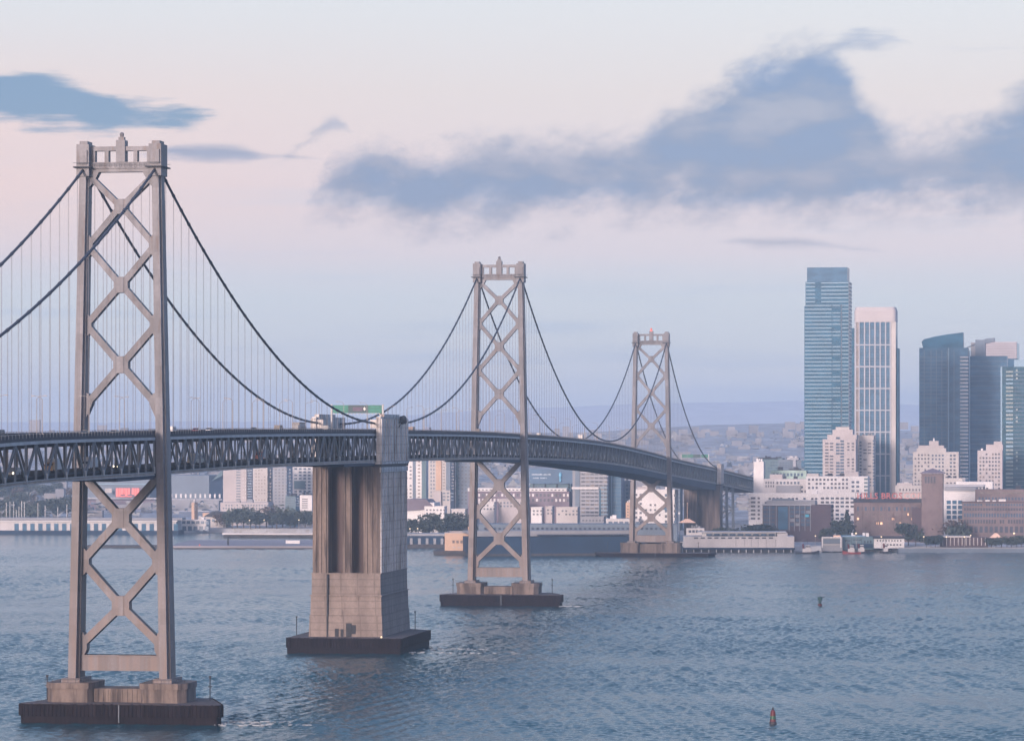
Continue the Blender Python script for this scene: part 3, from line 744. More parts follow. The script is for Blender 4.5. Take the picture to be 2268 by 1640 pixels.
# ------------------------------------------------------------------ lamps on the deck
lp = thing("deck_lamp", "slim street lamp on the upper deck of the bridge", "street lamp", (0, 0, 0), 0, "street lamps along the upper deck")
MB().tube([(0, 0, 0), (0, 0, 9.6)], [.13, .09], 6).build("pole", LAMPST, lp)
MB().tube([(0, 0, 9.5), (.7, 0, 10.2), (2.2, 0, 10.4)], .07, 6).build("arm", LAMPST, lp)
MB().box(1.9, 2.7, -.18, .18, 10.28, 10.48).build("lamp_head", LAMPST, lp)
first = True; lampn = {}; ORD = "first second third fourth fifth sixth seventh eighth ninth tenth eleventh twelfth thirteenth fourteenth fifteenth sixteenth".split()
for i, s in enumerate([-132, -88, -52, 34, 78, 122, 166, 210, 254, 298, 420, 464, 508, 552, 596, 640, 760, 820, 880, 940, 1000, 1060, 1120, 1180, 1240, 1300, 1480, 1540, 1600]):
    for sd in (-1, 1):
        c = lp if first else copy_tree(lp); first = False
        sec = [(q[0], q[1]) for q in ((0, "left of the nearest tower"), (S4, "between nearest tower and anchorage pier"), (S3, "between anchorage pier and middle tower"), (S2, "between middle and farthest towers"), (9e9, "beyond the farthest tower")) if s < q[0]][0]
        key = (sec[1], sd); lampn[key] = lampn.get(key, 0) + 1
        c["label"] = "%s lamp on the %s railing, %s" % (ORD[lampn[key]-1], "near" if sd > 0 else "far", sec[1])
        c.location = W(s + (18 if sd > 0 else 0), sd*9.4, zr(s)-1.06); c.rotation_euler = (0, 0, -head(s) + (pi if sd > 0 else 0))

# ------------------------------------------------------------------ vehicles on the deck
def car(label, cat, col, s, u, deck, face, kind="car", lights=False):
    z = zr(s) + (-1.05 if deck == "upper" else -10.0)
    nm = {"car": "car", "van": "van", "truck": "truck", "bus": "bus"}[kind]
    T = thing(nm, label, cat, W(s, u, z), -head(s) + (pi if face < 0 else 0), "vehicles on the %s deck" % deck)
    paint = mat("paint_" + cat.replace(" ", "_"), col, .35, .04, 1)
    Lh, wd, hh = {"car": (4.5, .9, 1.45), "van": (5.4, .98, 2.1), "truck": (8.5, 1.2, 3.5), "bus": (11.5, 1.25, 3.1)}[kind]
    a = Lh/2
    if kind == "car":
        b = MB().loft([[(sx*wd*k, y, zz) for sx, zz in ((-1, .35), (1, .35), (1, h), (-1, h))] for y, h, k in ((-a, .75, .9), (-a+.5, .85, 1), (a-1.2, .9, 1), (a-.1, .72, .92))])
        b.build("body", paint, T)
        MB().loft([[(x*wd, y, .88) for x, y in ((-.92, -a+.35), (.92, -a+.35), (.92, a-1.5), (-.92, a-1.5))], [(x*wd, y, hh-.06) for x, y in ((-.76, -a+1.1), (.76, -a+1.1), (.76, a-2.2), (-.76, a-2.2))]]).build("windows", CARGL, T)
        MB().box(-.74*wd, .74*wd, -a+1.15, a-2.25, hh-.06, hh).build("roof", paint, T)
    elif kind == "truck":
        MB().box(-wd, wd, -a, a-2.3, .9, hh).build("cargo_box", WHITE, T)
        MB().loft([[(-wd*.95, a-2.1, .6), (wd*.95, a-2.1, .6), (wd*.95, a-2.1, 2.7), (-wd*.95, a-2.1, 2.7)], [(-wd*.93, a, .6), (wd*.93, a, .6), (wd*.93, a, 1.6), (-wd*.93, a, 1.6)]]).build("cab", paint, T)
        MB().bar((0, a-1.1, 2.26), (0, a-.3, 1.88), 2*wd*.8, .08).build("windscreen", CARGL, T)
    else:
        MB().loft([[(sx*wd, y, zz) for sx, zz in ((-1, .4), (1, .4), (1, h), (-1, h))] for y, h in ((-a, hh), (a-1.3, hh), (a-.5, hh*.62), (a, hh*.5))]).build("body", paint, T)
        for sd in (-1, 1): MB().box(sd*wd-.03, sd*wd+.03, -a+.5, a-1.6, hh*.55, hh*.85).build("window", CARGL, T)
    for y in (-a+.95, a-.95):
        for sd in (-1, 1):
            q = .33 if kind == "car" else .45
            MB().tube([(sd*(wd-.22), y, q), (sd*(wd+.02), y, q)], q, 10).build("wheel", RUB, T)
    if lights:
        for sd in (-1, 1): MB().tube([(sd*wd*.72, a-.05, .78), (sd*wd*.72, a+.12, .78)], .26, 8).build("headlight", HEAD, T)
    return T
car("red car on the upper deck seen between the legs of the nearest tower", "car", (.45, .04, .03), 66, 5.4, "upper", 1)
car("dark pickup-sized van on the upper deck at the left edge of the photo", "van", (.03, .035, .045), -128, 2.5, "upper", 1, "van")
car("white truck on the upper deck at the far left edge", "truck", (.4, .38, .36), -152, 6.5, "upper", 1, "truck")
car("grey car on the upper deck just left of the nearest tower", "grey car", (.16, .17, .18), -62, 6.4, "upper", 1)
car("white car on the upper deck just right of the nearest tower's legs", "white car", (.6, .6, .6), 98, 2.0, "upper", 1)
car("black van on the upper deck right of the nearest tower", "black van", (.02, .02, .025), 176, 6.6, "upper", 1, "van")
car("silver van on the upper deck in front of the anchorage pier", "silver van", (.16, .17, .18), 258, 6.2, "upper", 1, "van")
car("dark bus on the upper deck shortly before the anchorage pier", "bus", (.05, .055, .07), 226, 3.0, "upper", 1, "bus")
for lab, cat, col, s_, u_, kd in (("tan car on the upper deck left of the nearest tower's left leg", "tan car", (.3, .25, .18), -34, 6.8, "car"), ("white van on the upper deck between the nearest tower's legs", "delivery van", (.5, .5, .5), 30, 6.6, "van"),
    ("black car on the upper deck halfway to the anchorage pier", "black car", (.015, .015, .018), 138, 6.8, "car"), ("grey van on the upper deck well right of the nearest tower", "grey van", (.1, .11, .13), 206, 6.4, "van"),
    ("brown van on the upper deck just beyond the anchorage pier", "brown van", (.12, .07, .05), 430, 6.0, "van"), ("dark van on the upper deck short of the middle tower", "dark van", (.04, .04, .05), 600, 6.2, "van"), ("pale van on the upper deck past the middle tower", "pale van", (.5, .5, .48), 800, 6.2, "van")):
    car(lab, cat, col, s_, u_, "upper", 1, kd)
car("blue van on the upper deck beyond the anchorage pier", "blue van", (.05, .1, .22), 470, 5.8, "upper", 1, "van")
car("truck on the upper deck between the middle and farthest towers", "box truck", (.3, .3, .32), 980, 5.0, "upper", 1, "truck")
car("van with two bright headlights on the lower deck at the left", "white van", (.3, .3, .3), -132, 7.4, "lower", -1, "van", True)
car("truck on the lower deck behind the diagonals at the left", "delivery truck", (.5, .28, .12), -96, 7.0, "lower", -1, "truck")
car("white truck on the lower deck under the nearest tower's left leg", "white truck", (.5, .5, .5), -60, 6.8, "lower", -1, "truck")
car("car with lit headlights on the lower deck near the nearest tower", "dark car", (.05, .05, .06), -34, 7.6, "lower", -1, "car", True)
car("bus on the lower deck right of the nearest tower", "lower bus", (.45, .42, .36), 60, 6.6, "lower", -1, "bus")
car("truck on the lower deck halfway to the anchorage pier", "lorry", (.4, .1, .06), 150, 6.6, "lower", -1, "truck")

#CITY#
# ------------------------------------------------------------------ the city along the shore
CREAM = mat("cream_render", (.40, .385, .38), .85, .10, .05)
PINKW = mat("pink_render", (.385, .362, .368), .85, .10, .05)
WHITEB = mat("white_render", (.57, .57, .58), .8, .10, .05)
GREYB = mat("grey_cladding", (.22, .235, .265), .7, .12, .05)
BLUEB = mat("blue_grey_cladding", (.11, .15, .20), .6, .14, .05)
BRICK = mat("red_brown_brick", (.155, .122, .124), .9, .16, .08, col2=(.12, .094, .098), f2=(.5, .65))
BRICKD = mat("dark_brick", (.085, .065, .078), .9, .15, .08)
ROOFD = mat("dark_roof", (.035, .04, .055), .85, .2, .1)
PEACH = mat("peach_stucco", (.46, .33, .25), .85, .08, .08)
PURP = mat("mauve_roof", (.15, .13, .165), .85, .12, .08)
TEALB = mat("teal_cladding", (.09, .15, .18), .7, .1, .05)
def glassm(name, col, rough=.22): return mat(name, col, rough, .22, .09, (1, 1, 2.2), spec=.12)
GLASS = glassm("tower_glass", (.02, .09, .155)); GLASS2 = glassm("dark_glass", (.045, .115, .19)); GLASS3 = glassm("green_glass", (.03, .085, .12))
WIN = mat("window_pane", (.03, .045, .075), .25, .3, .3, spec=.3); WIN2 = mat("window_pane_blue", (.025, .07, .13), .25, .3, .3, spec=.3)
WIN3 = mat("window_pane_brown", (.10, .085, .085), .3, .3, .3)
SLAB = mat("slab_edge", (.19, .30, .38), .6, .08, .05); FIN = mat("white_fin", (.31, .33, .375), .6, .06, .05)
CANVAS = mat("lit_canvas", (.75, .52, .40), .8, .06, .3); PIERW = mat("pier_white", (.46, .455, .465), .8, .12, .06, (1, 1, .3))
PIERD = mat("pier_dark", (.010, .032, .07), .85, .22, .06); PILE = mat("pile_dark", (.05, .05, .055), .9, .3, .4)
REDS = mat("buoy_red", (.095, .014, .02), .6, .05, .5)
G = .16
class Bld:
    """one building: its front runs from picture column x0 to x1 at distance D, its root stands on the ground"""
    def __init__(s, name, label, cat, x0, x1, yt, D, dep, mt, g=G, z0=3.0, group=None, wall=True, right=True):
        s.D, s.g, s.x0, s.z0, s.dep = D, g, x0, z0, dep
        X0 = gx(x0, D); k = (x1 - CX) / F; c, si = cos(g), sin(g)
        d = dep if (right and si > k * c) else 0
        s.w = (k * D + k * d * c - X0 - d * si) / (c + k * si)
        s.h = gz(yt, D) - z0
        s.T = thing(name, label, cat, (X0, D, z0), -g, group)
        s.mt = mt; s.cache = {}
        if wall: MB().box(0, s.w, 0, dep, 0, s.h).build("wall", mt, s.T)
        if wall and cat not in ("skyscraper", "pier shed", "stadium", "tower", "arcade", "house"):
            R = random.Random(int(x0*7+yt)); m = MB()
            for k in range(R.randint(2, 5)):
                x, a, hh = R.uniform(.1, .8)*s.w, R.uniform(1, min(5, s.w*.15)), R.uniform(1.0, 2.8); m.box(x, x+a, dep*.3, dep*.3+R.uniform(2, 5), s.h, s.h+hh)
            m.build("roof_plant", R.choice([GREYB, ROOFD, WHITEB]), s.T, kind="stuff")
    def lx(s, px): k = (px - CX) / F; return (k * s.D - gx(s.x0, s.D)) / (cos(s.g) + k * sin(s.g))
    def lz(s, py): return gz(py, s.D) - s.z0
    def box(s, xa, xb, ya, yb, y0, y1, mt, name): return MB().box(s.lx(xa), s.lx(xb), y0, y1, s.lz(yb), s.lz(ya)).build(name, mt, s.T)
    def shared(s, key, bx, mt):
        if key not in s.cache: s.cache[key] = MB().box(*bx).mesh("window", mt)
        return s.cache[key]
    def win(s, xa, xb, ya, yb, nc, nr, fw=.6, fh=.55, mt=None, name="window", proud=.14, skip=0, alt=None, pa=.25):
        X0, X1, Z1, Z0 = s.lx(xa), s.lx(xb), s.lz(ya), s.lz(yb); cw, ch = (X1-X0)/nc, (Z1-Z0)/nr
        for i in range(nc):
            for j in range(nr):
                if random.random() < skip: continue
                m_ = alt if (alt and random.random() < pa) else (mt or WIN)
                a, b = cw*fw/2, ch*fh/2
                me = s.shared((round(a, 3), round(b, 3), m_.name, proud), (-a, a, -proud, .1, -b, b), m_)
                link(name, me, s.T, (X0+cw*(i+.5), 0, Z0+ch*(j+.5)))
    def side(s, ya, yb, nc, nr, fw=.6, fh=.55, mt=None, name="window", proud=.14):
        Z1, Z0 = s.lz(ya), s.lz(yb); cw, ch = s.dep/nc, (Z1-Z0)/nr; a, b = cw*fw/2, ch*fh/2
        me = s.shared(("s", round(a, 3), round(b, 3), (mt or WIN).name), (-.1, proud, -a, a, -b, b), mt or WIN)
        for i in range(nc):
            for j in range(nr): link(name, me, s.T, (s.w, cw*(i+.5), Z0+ch*(j+.5)))
    def parapet(s, mt=None, h=.9):
        MB().box(-.2, s.w+.2, -.2, .4, s.h, s.h+h).box(-.2, s.w+.2, s.dep-.4, s.dep+.2, s.h, s.h+h).box(-.2, .4, .4, s.dep-.4, s.h, s.h+h).box(s.w-.4, s.w+.2, .4, s.dep-.4, s.h, s.h+h).build("parapet", mt or s.mt, s.T)
    def roofbox(s, xa, xb, yt, mt=None, y0=.3, y1=.7, name="roof_housing"):
        MB().box(s.lx(xa), s.lx(xb), s.dep*y0, s.dep*y1, s.h, s.lz(yt)).build(name, mt or s.mt, s.T)

# --- the tallest tower
b = Bld("glass_tower", "tallest blue glass tower with pale floor bands, right of centre", "skyscraper", 1784, 1886.5, 624, 3000, 30, GLASS)
b.roofbox(1787, 1876, 592, GLASS2, .06, .94, "crown")
xr = CX + F * (gx(1784, 3000) + b.w*cos(G)) / (3000 - b.w*sin(G))
nf = 52
for i in range(nf):
    z = b.h - 1.0 - i * 3.02
    if z < 2: break
    top = i < 6
    xa, xb = (.6, .62) if top else (0, .60)
    for x0, x1 in ((0.01, .22), (.36, .98)) if top else ((-.015, .60), (.62, .80), (.84, .985)):
        if not top and x0 == .62 and random.random() < .3: continue
        MB().box(b.w*x0, b.w*x1, -.55, .1, z-.42, z+.42).build("floor_band", SLAB, b.T)
    MB().box(b.w-.1, b.w+.3, 1, b.dep-1, z-.35, z+.35).build("floor_band", GREYB, b.T)
MB().box(b.w*.815, b.w*.83, -.7, .1, 4, b.h-18).box(b.w*.986, b.w+.1, -.6, .05, 4, b.h).build("mullion", BLUEB, b.T)
MB().box(-.9, b.w*.60, -.32, b.dep*.7, 0, gz(678, 3000)-3).build("bay", GLASS, b.T)

# --- the white-framed tower beside it
b = Bld("framed_tower", "glass tower in a white grid with rounded cream cap, beside the tallest tower", "skyscraper", 1893, 1988, 713, 2960, 24, GLASS2)
fr = lambda px: b.lx(px)
m = MB()
for px, wd in ((1894.5, .9), (1903, .6), (1915, .7), (1926, .55), (1938, .8), (1949.5, .7), (1961.5, .7), (1972, .7)):
    MB().box(fr(px)-wd/2*1.4, fr(px)+wd/2*1.4, -.8, .1, 0, b.h).build("fin", FIN, b.T)
for k in range(12):
    y = 763.5 + k*52.4*.92
    if y > 1085: break
    MB().box(-.1, fr(1975), -.6, .1, b.lz(y)-.5, b.lz(y)+.5).build("floor_band", FIN, b.T)
MB().box(fr(1974), b.w, -.5, 4, 0, b.h).build("corner_pier", CREAM, b.T)
MB().box(fr(1896.5), fr(1902), -.25, .05, 0, b.h).build("brown_bay", WIN3, b.T)
capm = []
n = 14; X0, X1 = 0.0, b.w; r = 3.2
def rr(x0, x1, y0, y1, r, n=5):
    P = []
    for cx, cy, a0 in ((x1-r, y1-r, 0), (x0+r, y1-r, pi/2), (x0+r, y0+r, pi), (x1-r, y0+r, 3*pi/2)):
        for i in range(n): a = a0 + pi/2*i/(n-1); P.append((cx+r*cos(a), cy+r*sin(a)))
    return P
R0, R1 = rr(-.4, b.w+.2, -.9, b.dep, r), rr(.6, b.w-.8, 0, b.dep-1, r)
MB().loft([[(x, y, b.h-.1) for x, y in R0], [(x, y, b.lz(688)) for x, y in R0], [(x, y, b.lz(680)) for x, y in R1]]).build("cap", mat("cream_cap", (.37, .36, .375), .7, .05, .05), b.T)
for k in range(62):
    z = b.lz(1085) + k*2.35
    if z > b.h-2: break
    MB().box(b.w*.06, fr(1974), -.16, .05, z-.14, z+.14).build("spandrel", BLUEB, b.T)
MB().box(-2.6, -.02, 3, b.dep, 0, b.lz(726)).build("wing", GLASS, b.T)
MB().box(b.w+.02, b.w+1.8, 3, b.dep, 0, b.lz(771)).build("wing", GLASS, b.T)

# --- cream stepped block in front of both
b = Bld("stepped_apartment", "cream stepped apartment block in front of the two tall towers", "apartment block", 1822, 1900, 972, 2880, 24, PINKW)
b.roofbox(1832, 1897, 962, None, .05, .9, "upper_storey"); b.roofbox(1843, 1888, 951, None, .15, .8, "upper_storey"); b.roofbox(1850, 1880, 945, CREAM, .2, .7, "upper_storey")
b.win(1826, 1847, 978, 1076, 2, 14, .72, .46, WIN, skip=.12, alt=WIN3)
b.win(1851, 1870, 966, 1076, 2, 16, .85, .62, WIN2, skip=.05)
b.win(1874, 1894, 978, 1076, 2, 14, .5, .46, WIN, skip=.25)
b2 = Bld("narrow_apartment", "narrow cream apartment block joined to the stepped block's right side", "apartment block", 1902, 1939, 966, 2905, 22, CREAM)
b2.win(1903, 1909, 975, 1078, 1, 14, .8, .5, WIN2); b2.win(1911, 1931, 978, 1078, 2, 14, .75, .42, WIN, skip=.35); b2.win(1932, 1938, 972, 1078, 1, 15, .8, .5, WIN2)
b2.parapet()

# --- glass cluster at the right
b = Bld("curved_glass_tower", "dark glass tower with curved sloping roofline", "skyscraper", 2036, 2146, 770, 3150, 26, GLASS2)
xs = [2041, 2050, 2065, 2085, 2105, 2125, 2133]; ys = [777, 763, 754, 747, 742, 739, 737]
poly = [(b.lx(xs[0]), b.h)] + [(b.lx(x), b.lz(y)) for x, y in zip(xs, [752, 747, 744, 741, 739, 738, 737])] + [(b.lx(2133), b.h)]
poly = [(b.lx(2044), b.h), (b.lx(2041), b.lz(756)), (b.lx(2046), b.lz(751)), (b.lx(2070), b.lz(745)), (b.lx(2100), b.lz(740)), (b.lx(2133), b.lz(736)), (b.lx(2133), b.h)]
MB().xz(poly[::-1], 1, 20).build("sloping_crown", GLASS, b.T)
for px in (2047, 2062, 2074, 2086, 2098, 2113): MB().box(b.lx(px)-.3, b.lx(px)+.3, -.35, .05, 0, b.h-2).build("mullion", BLUEB, b.T)
MB().box(b.lx(2100), b.lx(2102), -.8, .1, 0, b.h).build("fin", SLAB, b.T)
for k in range(36):
    z = b.h - 8 - k*3.1
    if z < 4: break
    MB().box(.4, b.lx(2099), -.18, .05, z-.25, z+.25).build("spandrel", BLUEB, b.T)
    MB().box(b.lx(2126.5), b.w+.5, -1.1, .1, z-.55, z+.55).build("balcony", FIN, b.T)
b = Bld("dark_glass_tower", "plain dark blue glass tower with fins on its roof", "skyscraper", 2147, 2232, 788, 3230, 30, GLASS2)
MB().box(b.lx(2150), b.lx(2178), 2, 20, b.h, b.lz(758)).build("roof_housing", GREYB, b.T)
MB().xz([(b.lx(2140), b.lz(769)), (b.lx(2203), b.lz(756)), (b.lx(2203), b.lz(748)), (b.lx(2185), b.lz(749))], 2, 14).build("sloping_fin", BLUEB, b.T)
MB().box(b.lx(2160), b.lx(2182), 1, 18, b.h, b.lz(752)).build("roof_housing", BLUEB, b.T)
for k in range(26): MB().box(.5, b.w-.5, -.15, .05, b.h-5-k*4.2, b.h-4.5-k*4.2).build("spandrel", BLUEB, b.T)
MB().box(b.lx(2141), b.lx(2149), -1.5, 2, 0, b.lz(776)).build("light_shaft", SLAB, b.T)
b = Bld("grey_crown_tower", "tower with a pale grey box crown behind the dark glass tower", "skyscraper", 2180, 2256, 794, 3400, 26, GLASS2)
MB().box(b.lx(2181), b.lx(2252), 0, 20, b.h, b.lz(757)).build("crown", mat("pale_crown", (.36, .35, .38), .7, .06, .1), b.T)
for k in range(7): MB().box(b.lx(2181), b.lx(2252), -.3, .05, b.lz(757)-2-k*2.2, b.lz(757)-1.7-k*2.2).build("louvre", GREYB, b.T)
MB().box(b.lx(2252.5), b.lx(2257), 1, 8, b.h, b.lz(761)).build("fin", SLAB, b.T)
b = Bld("green_glass_tower", "greenish glass tower cut by the right edge of the photo", "skyscraper", 2218, 2330, 812, 2960, 28, GLASS3, right=False)
MB().box(b.lx(2246), b.w, -.3, 22, b.h+.02, b.lz(796)).build("cap", SLAB, b.T)
MB().box(-.7, .6, -.5, .1, 0, b.h).build("corner_fin", SLAB, b.T)
random.seed(3)
lights = mat("pale_blind", (.22, .27, .27), .6, .2, .4)
for k in range(34):
    z = b.h-4-k*3.1
    if z < 3: break
    MB().box(b.lx(2228), b.lx(2244), -.5, .05, z-1.0*random.uniform(.4, 1.1), z+.7).build("balcony", lights if random.random() < .8 else SLAB, b.T)
    MB().box(b.lx(2246), b.w, -.2, .05, z-.25, z+.25).build("spandrel", BLUEB, b.T)
    if random.random() < .45: MB().box(b.lx(2250), b.lx(2254), -.3, .05, z+.4, z+1.8).build("window", lights, b.T)

# --- cream apartments in front of the cluster
b = Bld("stepped_apartment", "cream stepped apartments behind the brick bell tower", "apartment block", 2022, 2126, 1000, 2900, 24, CREAM)
b.roofbox(2030, 2095, 992, None, .05, .9, "upper_storey"); b.roofbox(2034, 2090, 986, PINKW, .1, .85, "upper_storey"); b.roofbox(2057, 2078, 976, PINKW, .2, .7, "upper_storey")
MB().box(b.lx(2066), b.lx(2069), 6, 8, b.lz(978), b.lz(970)).build("chimney", WHITEB, b.T)
b.win(2024, 2060, 1003, 1085, 5, 10, .5, .5, WIN, skip=.2, alt=WIN3); b.win(2062, 2092, 1004, 1085, 4, 10, .5, .5, WIN2, skip=.15); b.win(2094, 2118, 1004, 1085, 3, 10, .6, .5, WIN, skip=.15, alt=WIN2)
b = Bld("pink_apartment", "pinkish stepped apartments left of the green glass tower", "apartment block", 2165, 2222, 997, 2890, 24, PINKW)
b.roofbox(2184, 2221, 984, None, .05, .9, "upper_storey"); b.roofbox(2201, 2219, 977, None, .1, .8, "upper_storey")
b.win(2168, 2216, 1001, 1085, 7, 10, .55, .5, WIN, skip=.2, alt=WIN3)
# --- hazy low blocks left of the tall tower
b = Bld("white_block", "plain white block on columns at the viaduct's end", "building", 1669, 1695, 1022, 2960, 14, WHITEB, z0=26)
for px in (1682, 1688, 1694): MB().box(b.lx(px)-.35, b.lx(px)+.35, 0, .8, -23, 0).build("column", FIN, b.T)
b = Bld("teal_block", "blue-grey office block behind the white block", "office block", 1688, 1738, 1014, 3150, 20, TEALB); b.win(1700, 1734, 1020, 1046, 6, 4, .7, .5, WIN2, skip=.2); b.box(1676, 1722, 1013, 1016, -1, 18, ROOFD, "roof_slab")
b = Bld("office_block", "grey office block with a white stair tower left of the tallest tower", "office block", 1724, 1786, 1017, 3120, 20, BLUEB); b.box(1743, 1769, 1013, 1018, -2, 14, FIN, "canopy"); b.box(1757, 1763, 1018, 1046, -1.5, 1, FIN, "stair_tower"); b.box(1775, 1784, 1019, 1036, -.8, 1, GLASS2, "window_bay"); b.win(1726, 1755, 1022, 1040, 5, 4, .7, .5, WIN2)
b = Bld("green_roofed_hall", "low hall with pale green roof below the office block", "hall", 1708, 1790, 1041, 3000, 18, mat("pale_green_roof", (.30, .42, .38), .7, .15, .1)); b.win(1710, 1780, 1045, 1056, 9, 1, .6, .6, WIN2)
# --- white apartments by the viaduct
b = Bld("white_apartment", "white apartment block with square windows below the tallest tower", "apartment block", 1785, 1926, 1054, 2800, 20, WHITEB)
b.roofbox(1870, 1901, 1044, PINKW, .1, .6); b.win(1788, 1880, 1057, 1084, 11, 3, .55, .5, WIN, skip=.1, alt=WIN2); b.win(1884, 1905, 1062, 1130, 2, 7, .6, .5, WIN2); b.win(1912, 1924, 1056, 1130, 1, 9, .7, .5, TEALB)
b.roofbox(1786, 1812, 1048, CREAM, .2, .7)
b = Bld("white_apartment", "older white-grey apartment block right of the viaduct with dark loggias", "apartment block", 1691, 1790, 1060, 2815, 18, PIERW)
b.roofbox(1704, 1732, 1050, PINKW, .2, .8); b.win(1694, 1716, 1064, 1080, 4, 2, .5, .6, WIN); b.win(1718, 1788, 1064, 1092, 9, 3, .55, .55, WIN, skip=.12, alt=WIN2); b.box(1719, 1773, 1074, 1094, -1.2, .05, GREYB, "loggia")
b = Bld("white_apartment", "long white terrace with rows of balconies behind the dark brick office", "apartment block", 1658, 1908, 1094, 2740, 20, WHITEB)
b.parapet(None, .7)
b.win(1662, 1674, 1098, 1152, 1, 6, .85, .5, WIN); b.win(1677, 1684, 1098, 1152, 1, 6, .7, .5, WIN); b.win(1692, 1812, 1099, 1117, 14, 2, .6, .5, WIN, skip=.15, alt=WIN2); b.win(1816, 1904, 1098, 1160, 8, 7, .66, .5, WIN, skip=.1, alt=WIN2)
for k in range(6): b.box(1655.5, 1661, 1103+k*9, 1105+k*9, -1.4, 1, FIN, "balcony")
# --- dark brick office
b = Bld("brick_office", "dark brick office block with pale window frames on the waterfront", "office block", 1689, 1846, 1117, 2640, 24, BRICKD)
b.box(1688, 1797, 1115.5, 1118.5, -.7, .1, FIN, "cornice")
b.roofbox(1697, 1805, 1108, GREYB, .1, .8, "upper_storey"); b.roofbox(1708, 1755, 1104, BLUEB, .2, .6)
b.win(1690, 1717, 1119, 1165, 3, 5, .78, .7, WIN2); b.win(1749, 1796, 1119, 1165, 4, 5, .82, .7, WIN2, alt=GREYB); b.box(1723, 1745, 1121, 1172, -.35, .05, GLASS2, "stair_glazing")
for px in (1719.5, 1748, 1759.5, 1771, 1783, 1795, 1705): MB().box(b.lx(px)-.25, b.lx(px)+.25, -.5, .05, b.lz(1175), b.lz(1118)).build("pilaster", GREYB, b.T)
b.box(1784, 1791.5, 1138, 1144, -.4, .05, mat("cyan_panel", (.02, .32, .46), .5, .05, .5), "lit_panel")
b.side(1122, 1168, 4, 5, .6, .55, WIN)
# --- brick works with the red roof sign and the bell tower
b = Bld("brick_factory", "long brick factory with red roof letters beside the bell tower", "factory", 1891, 2044, 1112, 2640, 26, BRICK)
b.box(1890, 2042, 1104, 1112, -.5, 24, ROOFD, "roof")
b.win(1896, 2034, 1121, 1131, 16, 1, .5, .85, WIN2); b.win(1896, 2034, 1133, 1173, 16, 4, .55, .5, WIN3, skip=.1, alt=LITW, pa=.16)
for px in (1893, 1909, 1926, 1943, 1961, 1978, 1996, 2014, 2036): MB().box(b.lx(px)-.4, b.lx(px)+.4, -.45, .05, 0, b.h-1).build("pilaster", BRICK, b.T)
MB().box(b.lx(2020), b.lx(2046), -4, 12, 0, b.lz(1123)).build("annex", BRICKD, b.T)
sg = thing("roof_sign", "red lettered sign standing on the brick factory's roof", "sign", (gx(1893, 2642), 2642, gz(1104, 2642)), -G)
def text(body, size, mt, parent, loc, off=.0, ext=.15):
    cu = bpy.data.curves.new("lettering", "FONT"); cu.body = body; cu.size = size; cu.extrude = ext; cu.materials.append(mt); cu.resolution_u = 2
    o = bpy.data.objects.new("lettering", cu); C.objects.link(o); o.parent = parent; o.location = loc; o.rotation_euler = (pi/2, 0, 0); cu.space_character = 1.05; cu.offset = off
    bpy.context.view_layer.update()
    me = bpy.data.meshes.new_from_object(o.evaluated_get(bpy.context.evaluated_depsgraph_get())); me.name = "lettering"
    if not me.materials: me.materials.append(mt)
    bpy.data.objects.remove(o); q = link("lettering", me, parent, loc); q.rotation_euler = (pi/2, 0, 0)
    return q
text("HILLS BROS", 6.0, mat("red_letters", (.36, .10, .10), .6, .05, .5), sg, (1.5, 0, .1), .09)
text("COFFEE", 6.0, mat("faded_red_letters", (.55, .30, .28), .6, .05, .5), sg, (34.6, 0, .1), .03)
m = MB()
for i in range(14): m.box(.6+i*4.1, .8+i*4.1, .5, .7, -.1, 4.6)
m.box(.4, 54, .5, .65, 4.3, 4.5).box(.4, 54, .5, .65, .1, .3).build("sign_frame", DARKST, sg)
b = Bld("bell_tower", "brick tower with louvred openings and pyramid roof", "tower", 2041, 2090, 1049, 2615, 13, BRICK)
o = b.lz(1048); MB().loft([[(-1.2, -1.2, o), (b.w+1.2, -1.2, o), (b.w+1.2, 14.2, o), (-1.2, 14.2, o)], [(-1.2, -1.2, o+.5), (b.w+1.2, -1.2, o+.5), (b.w+1.2, 14.2, o+.5), (-1.2, 14.2, o+.5)], [(b.w/2-.1, 6.4, b.lz(1036.5)), (b.w/2+.1, 6.4, b.lz(1036.5)), (b.w/2+.1, 6.6, b.lz(1036.5)), (b.w/2-.1, 6.6, b.lz(1036.5))]]).build("roof", PURP, b.T)
b.win(2047, 2073, 1054, 1070, 4, 1, .62, .9, WIN, name="opening"); b.win(2047, 2073, 1073, 1081, 2, 1, .12, .8, WIN3, name="opening"); b.side(1055, 1070, 3, 1, .55, .8, WIN)
# --- right-hand brick complex
b = Bld("brick_warehouse", "long low brick warehouse with rows of dark windows at far right", "warehouse", 2131, 2300, 1111, 2610, 22, BRICK, right=False)
b.win(2134, 2268, 1113, 1121, 22, 1, .6, .6, WIN2, skip=.1); b.win(2134, 2268, 1123, 1131, 22, 1, .68, .7, WIN); b.win(2134, 2268, 1134, 1146, 22, 1, .62, .7, WIN2, alt=LITW, pa=.08); b.win(2134, 2268, 1148, 1160, 22, 1, .62, .7, WIN, skip=.1)
b.box(2128, 2300, 1109.5, 1112, -.6, .1, BRICKD, "cornice"); b.win(2134, 2268, 1163, 1180, 12, 1, .6, .8, WIN, name="arch")
b = Bld("brick_warehouse", "upper brick block set back behind the long warehouse", "warehouse", 2160, 2300, 1083, 2680, 22, BRICK, right=False)
b.win(2166, 2268, 1087, 1095, 6, 1, .85, .5, WIN3); b.win(2166, 2268, 1099, 1108, 14, 1, .5, .7, WIN2)
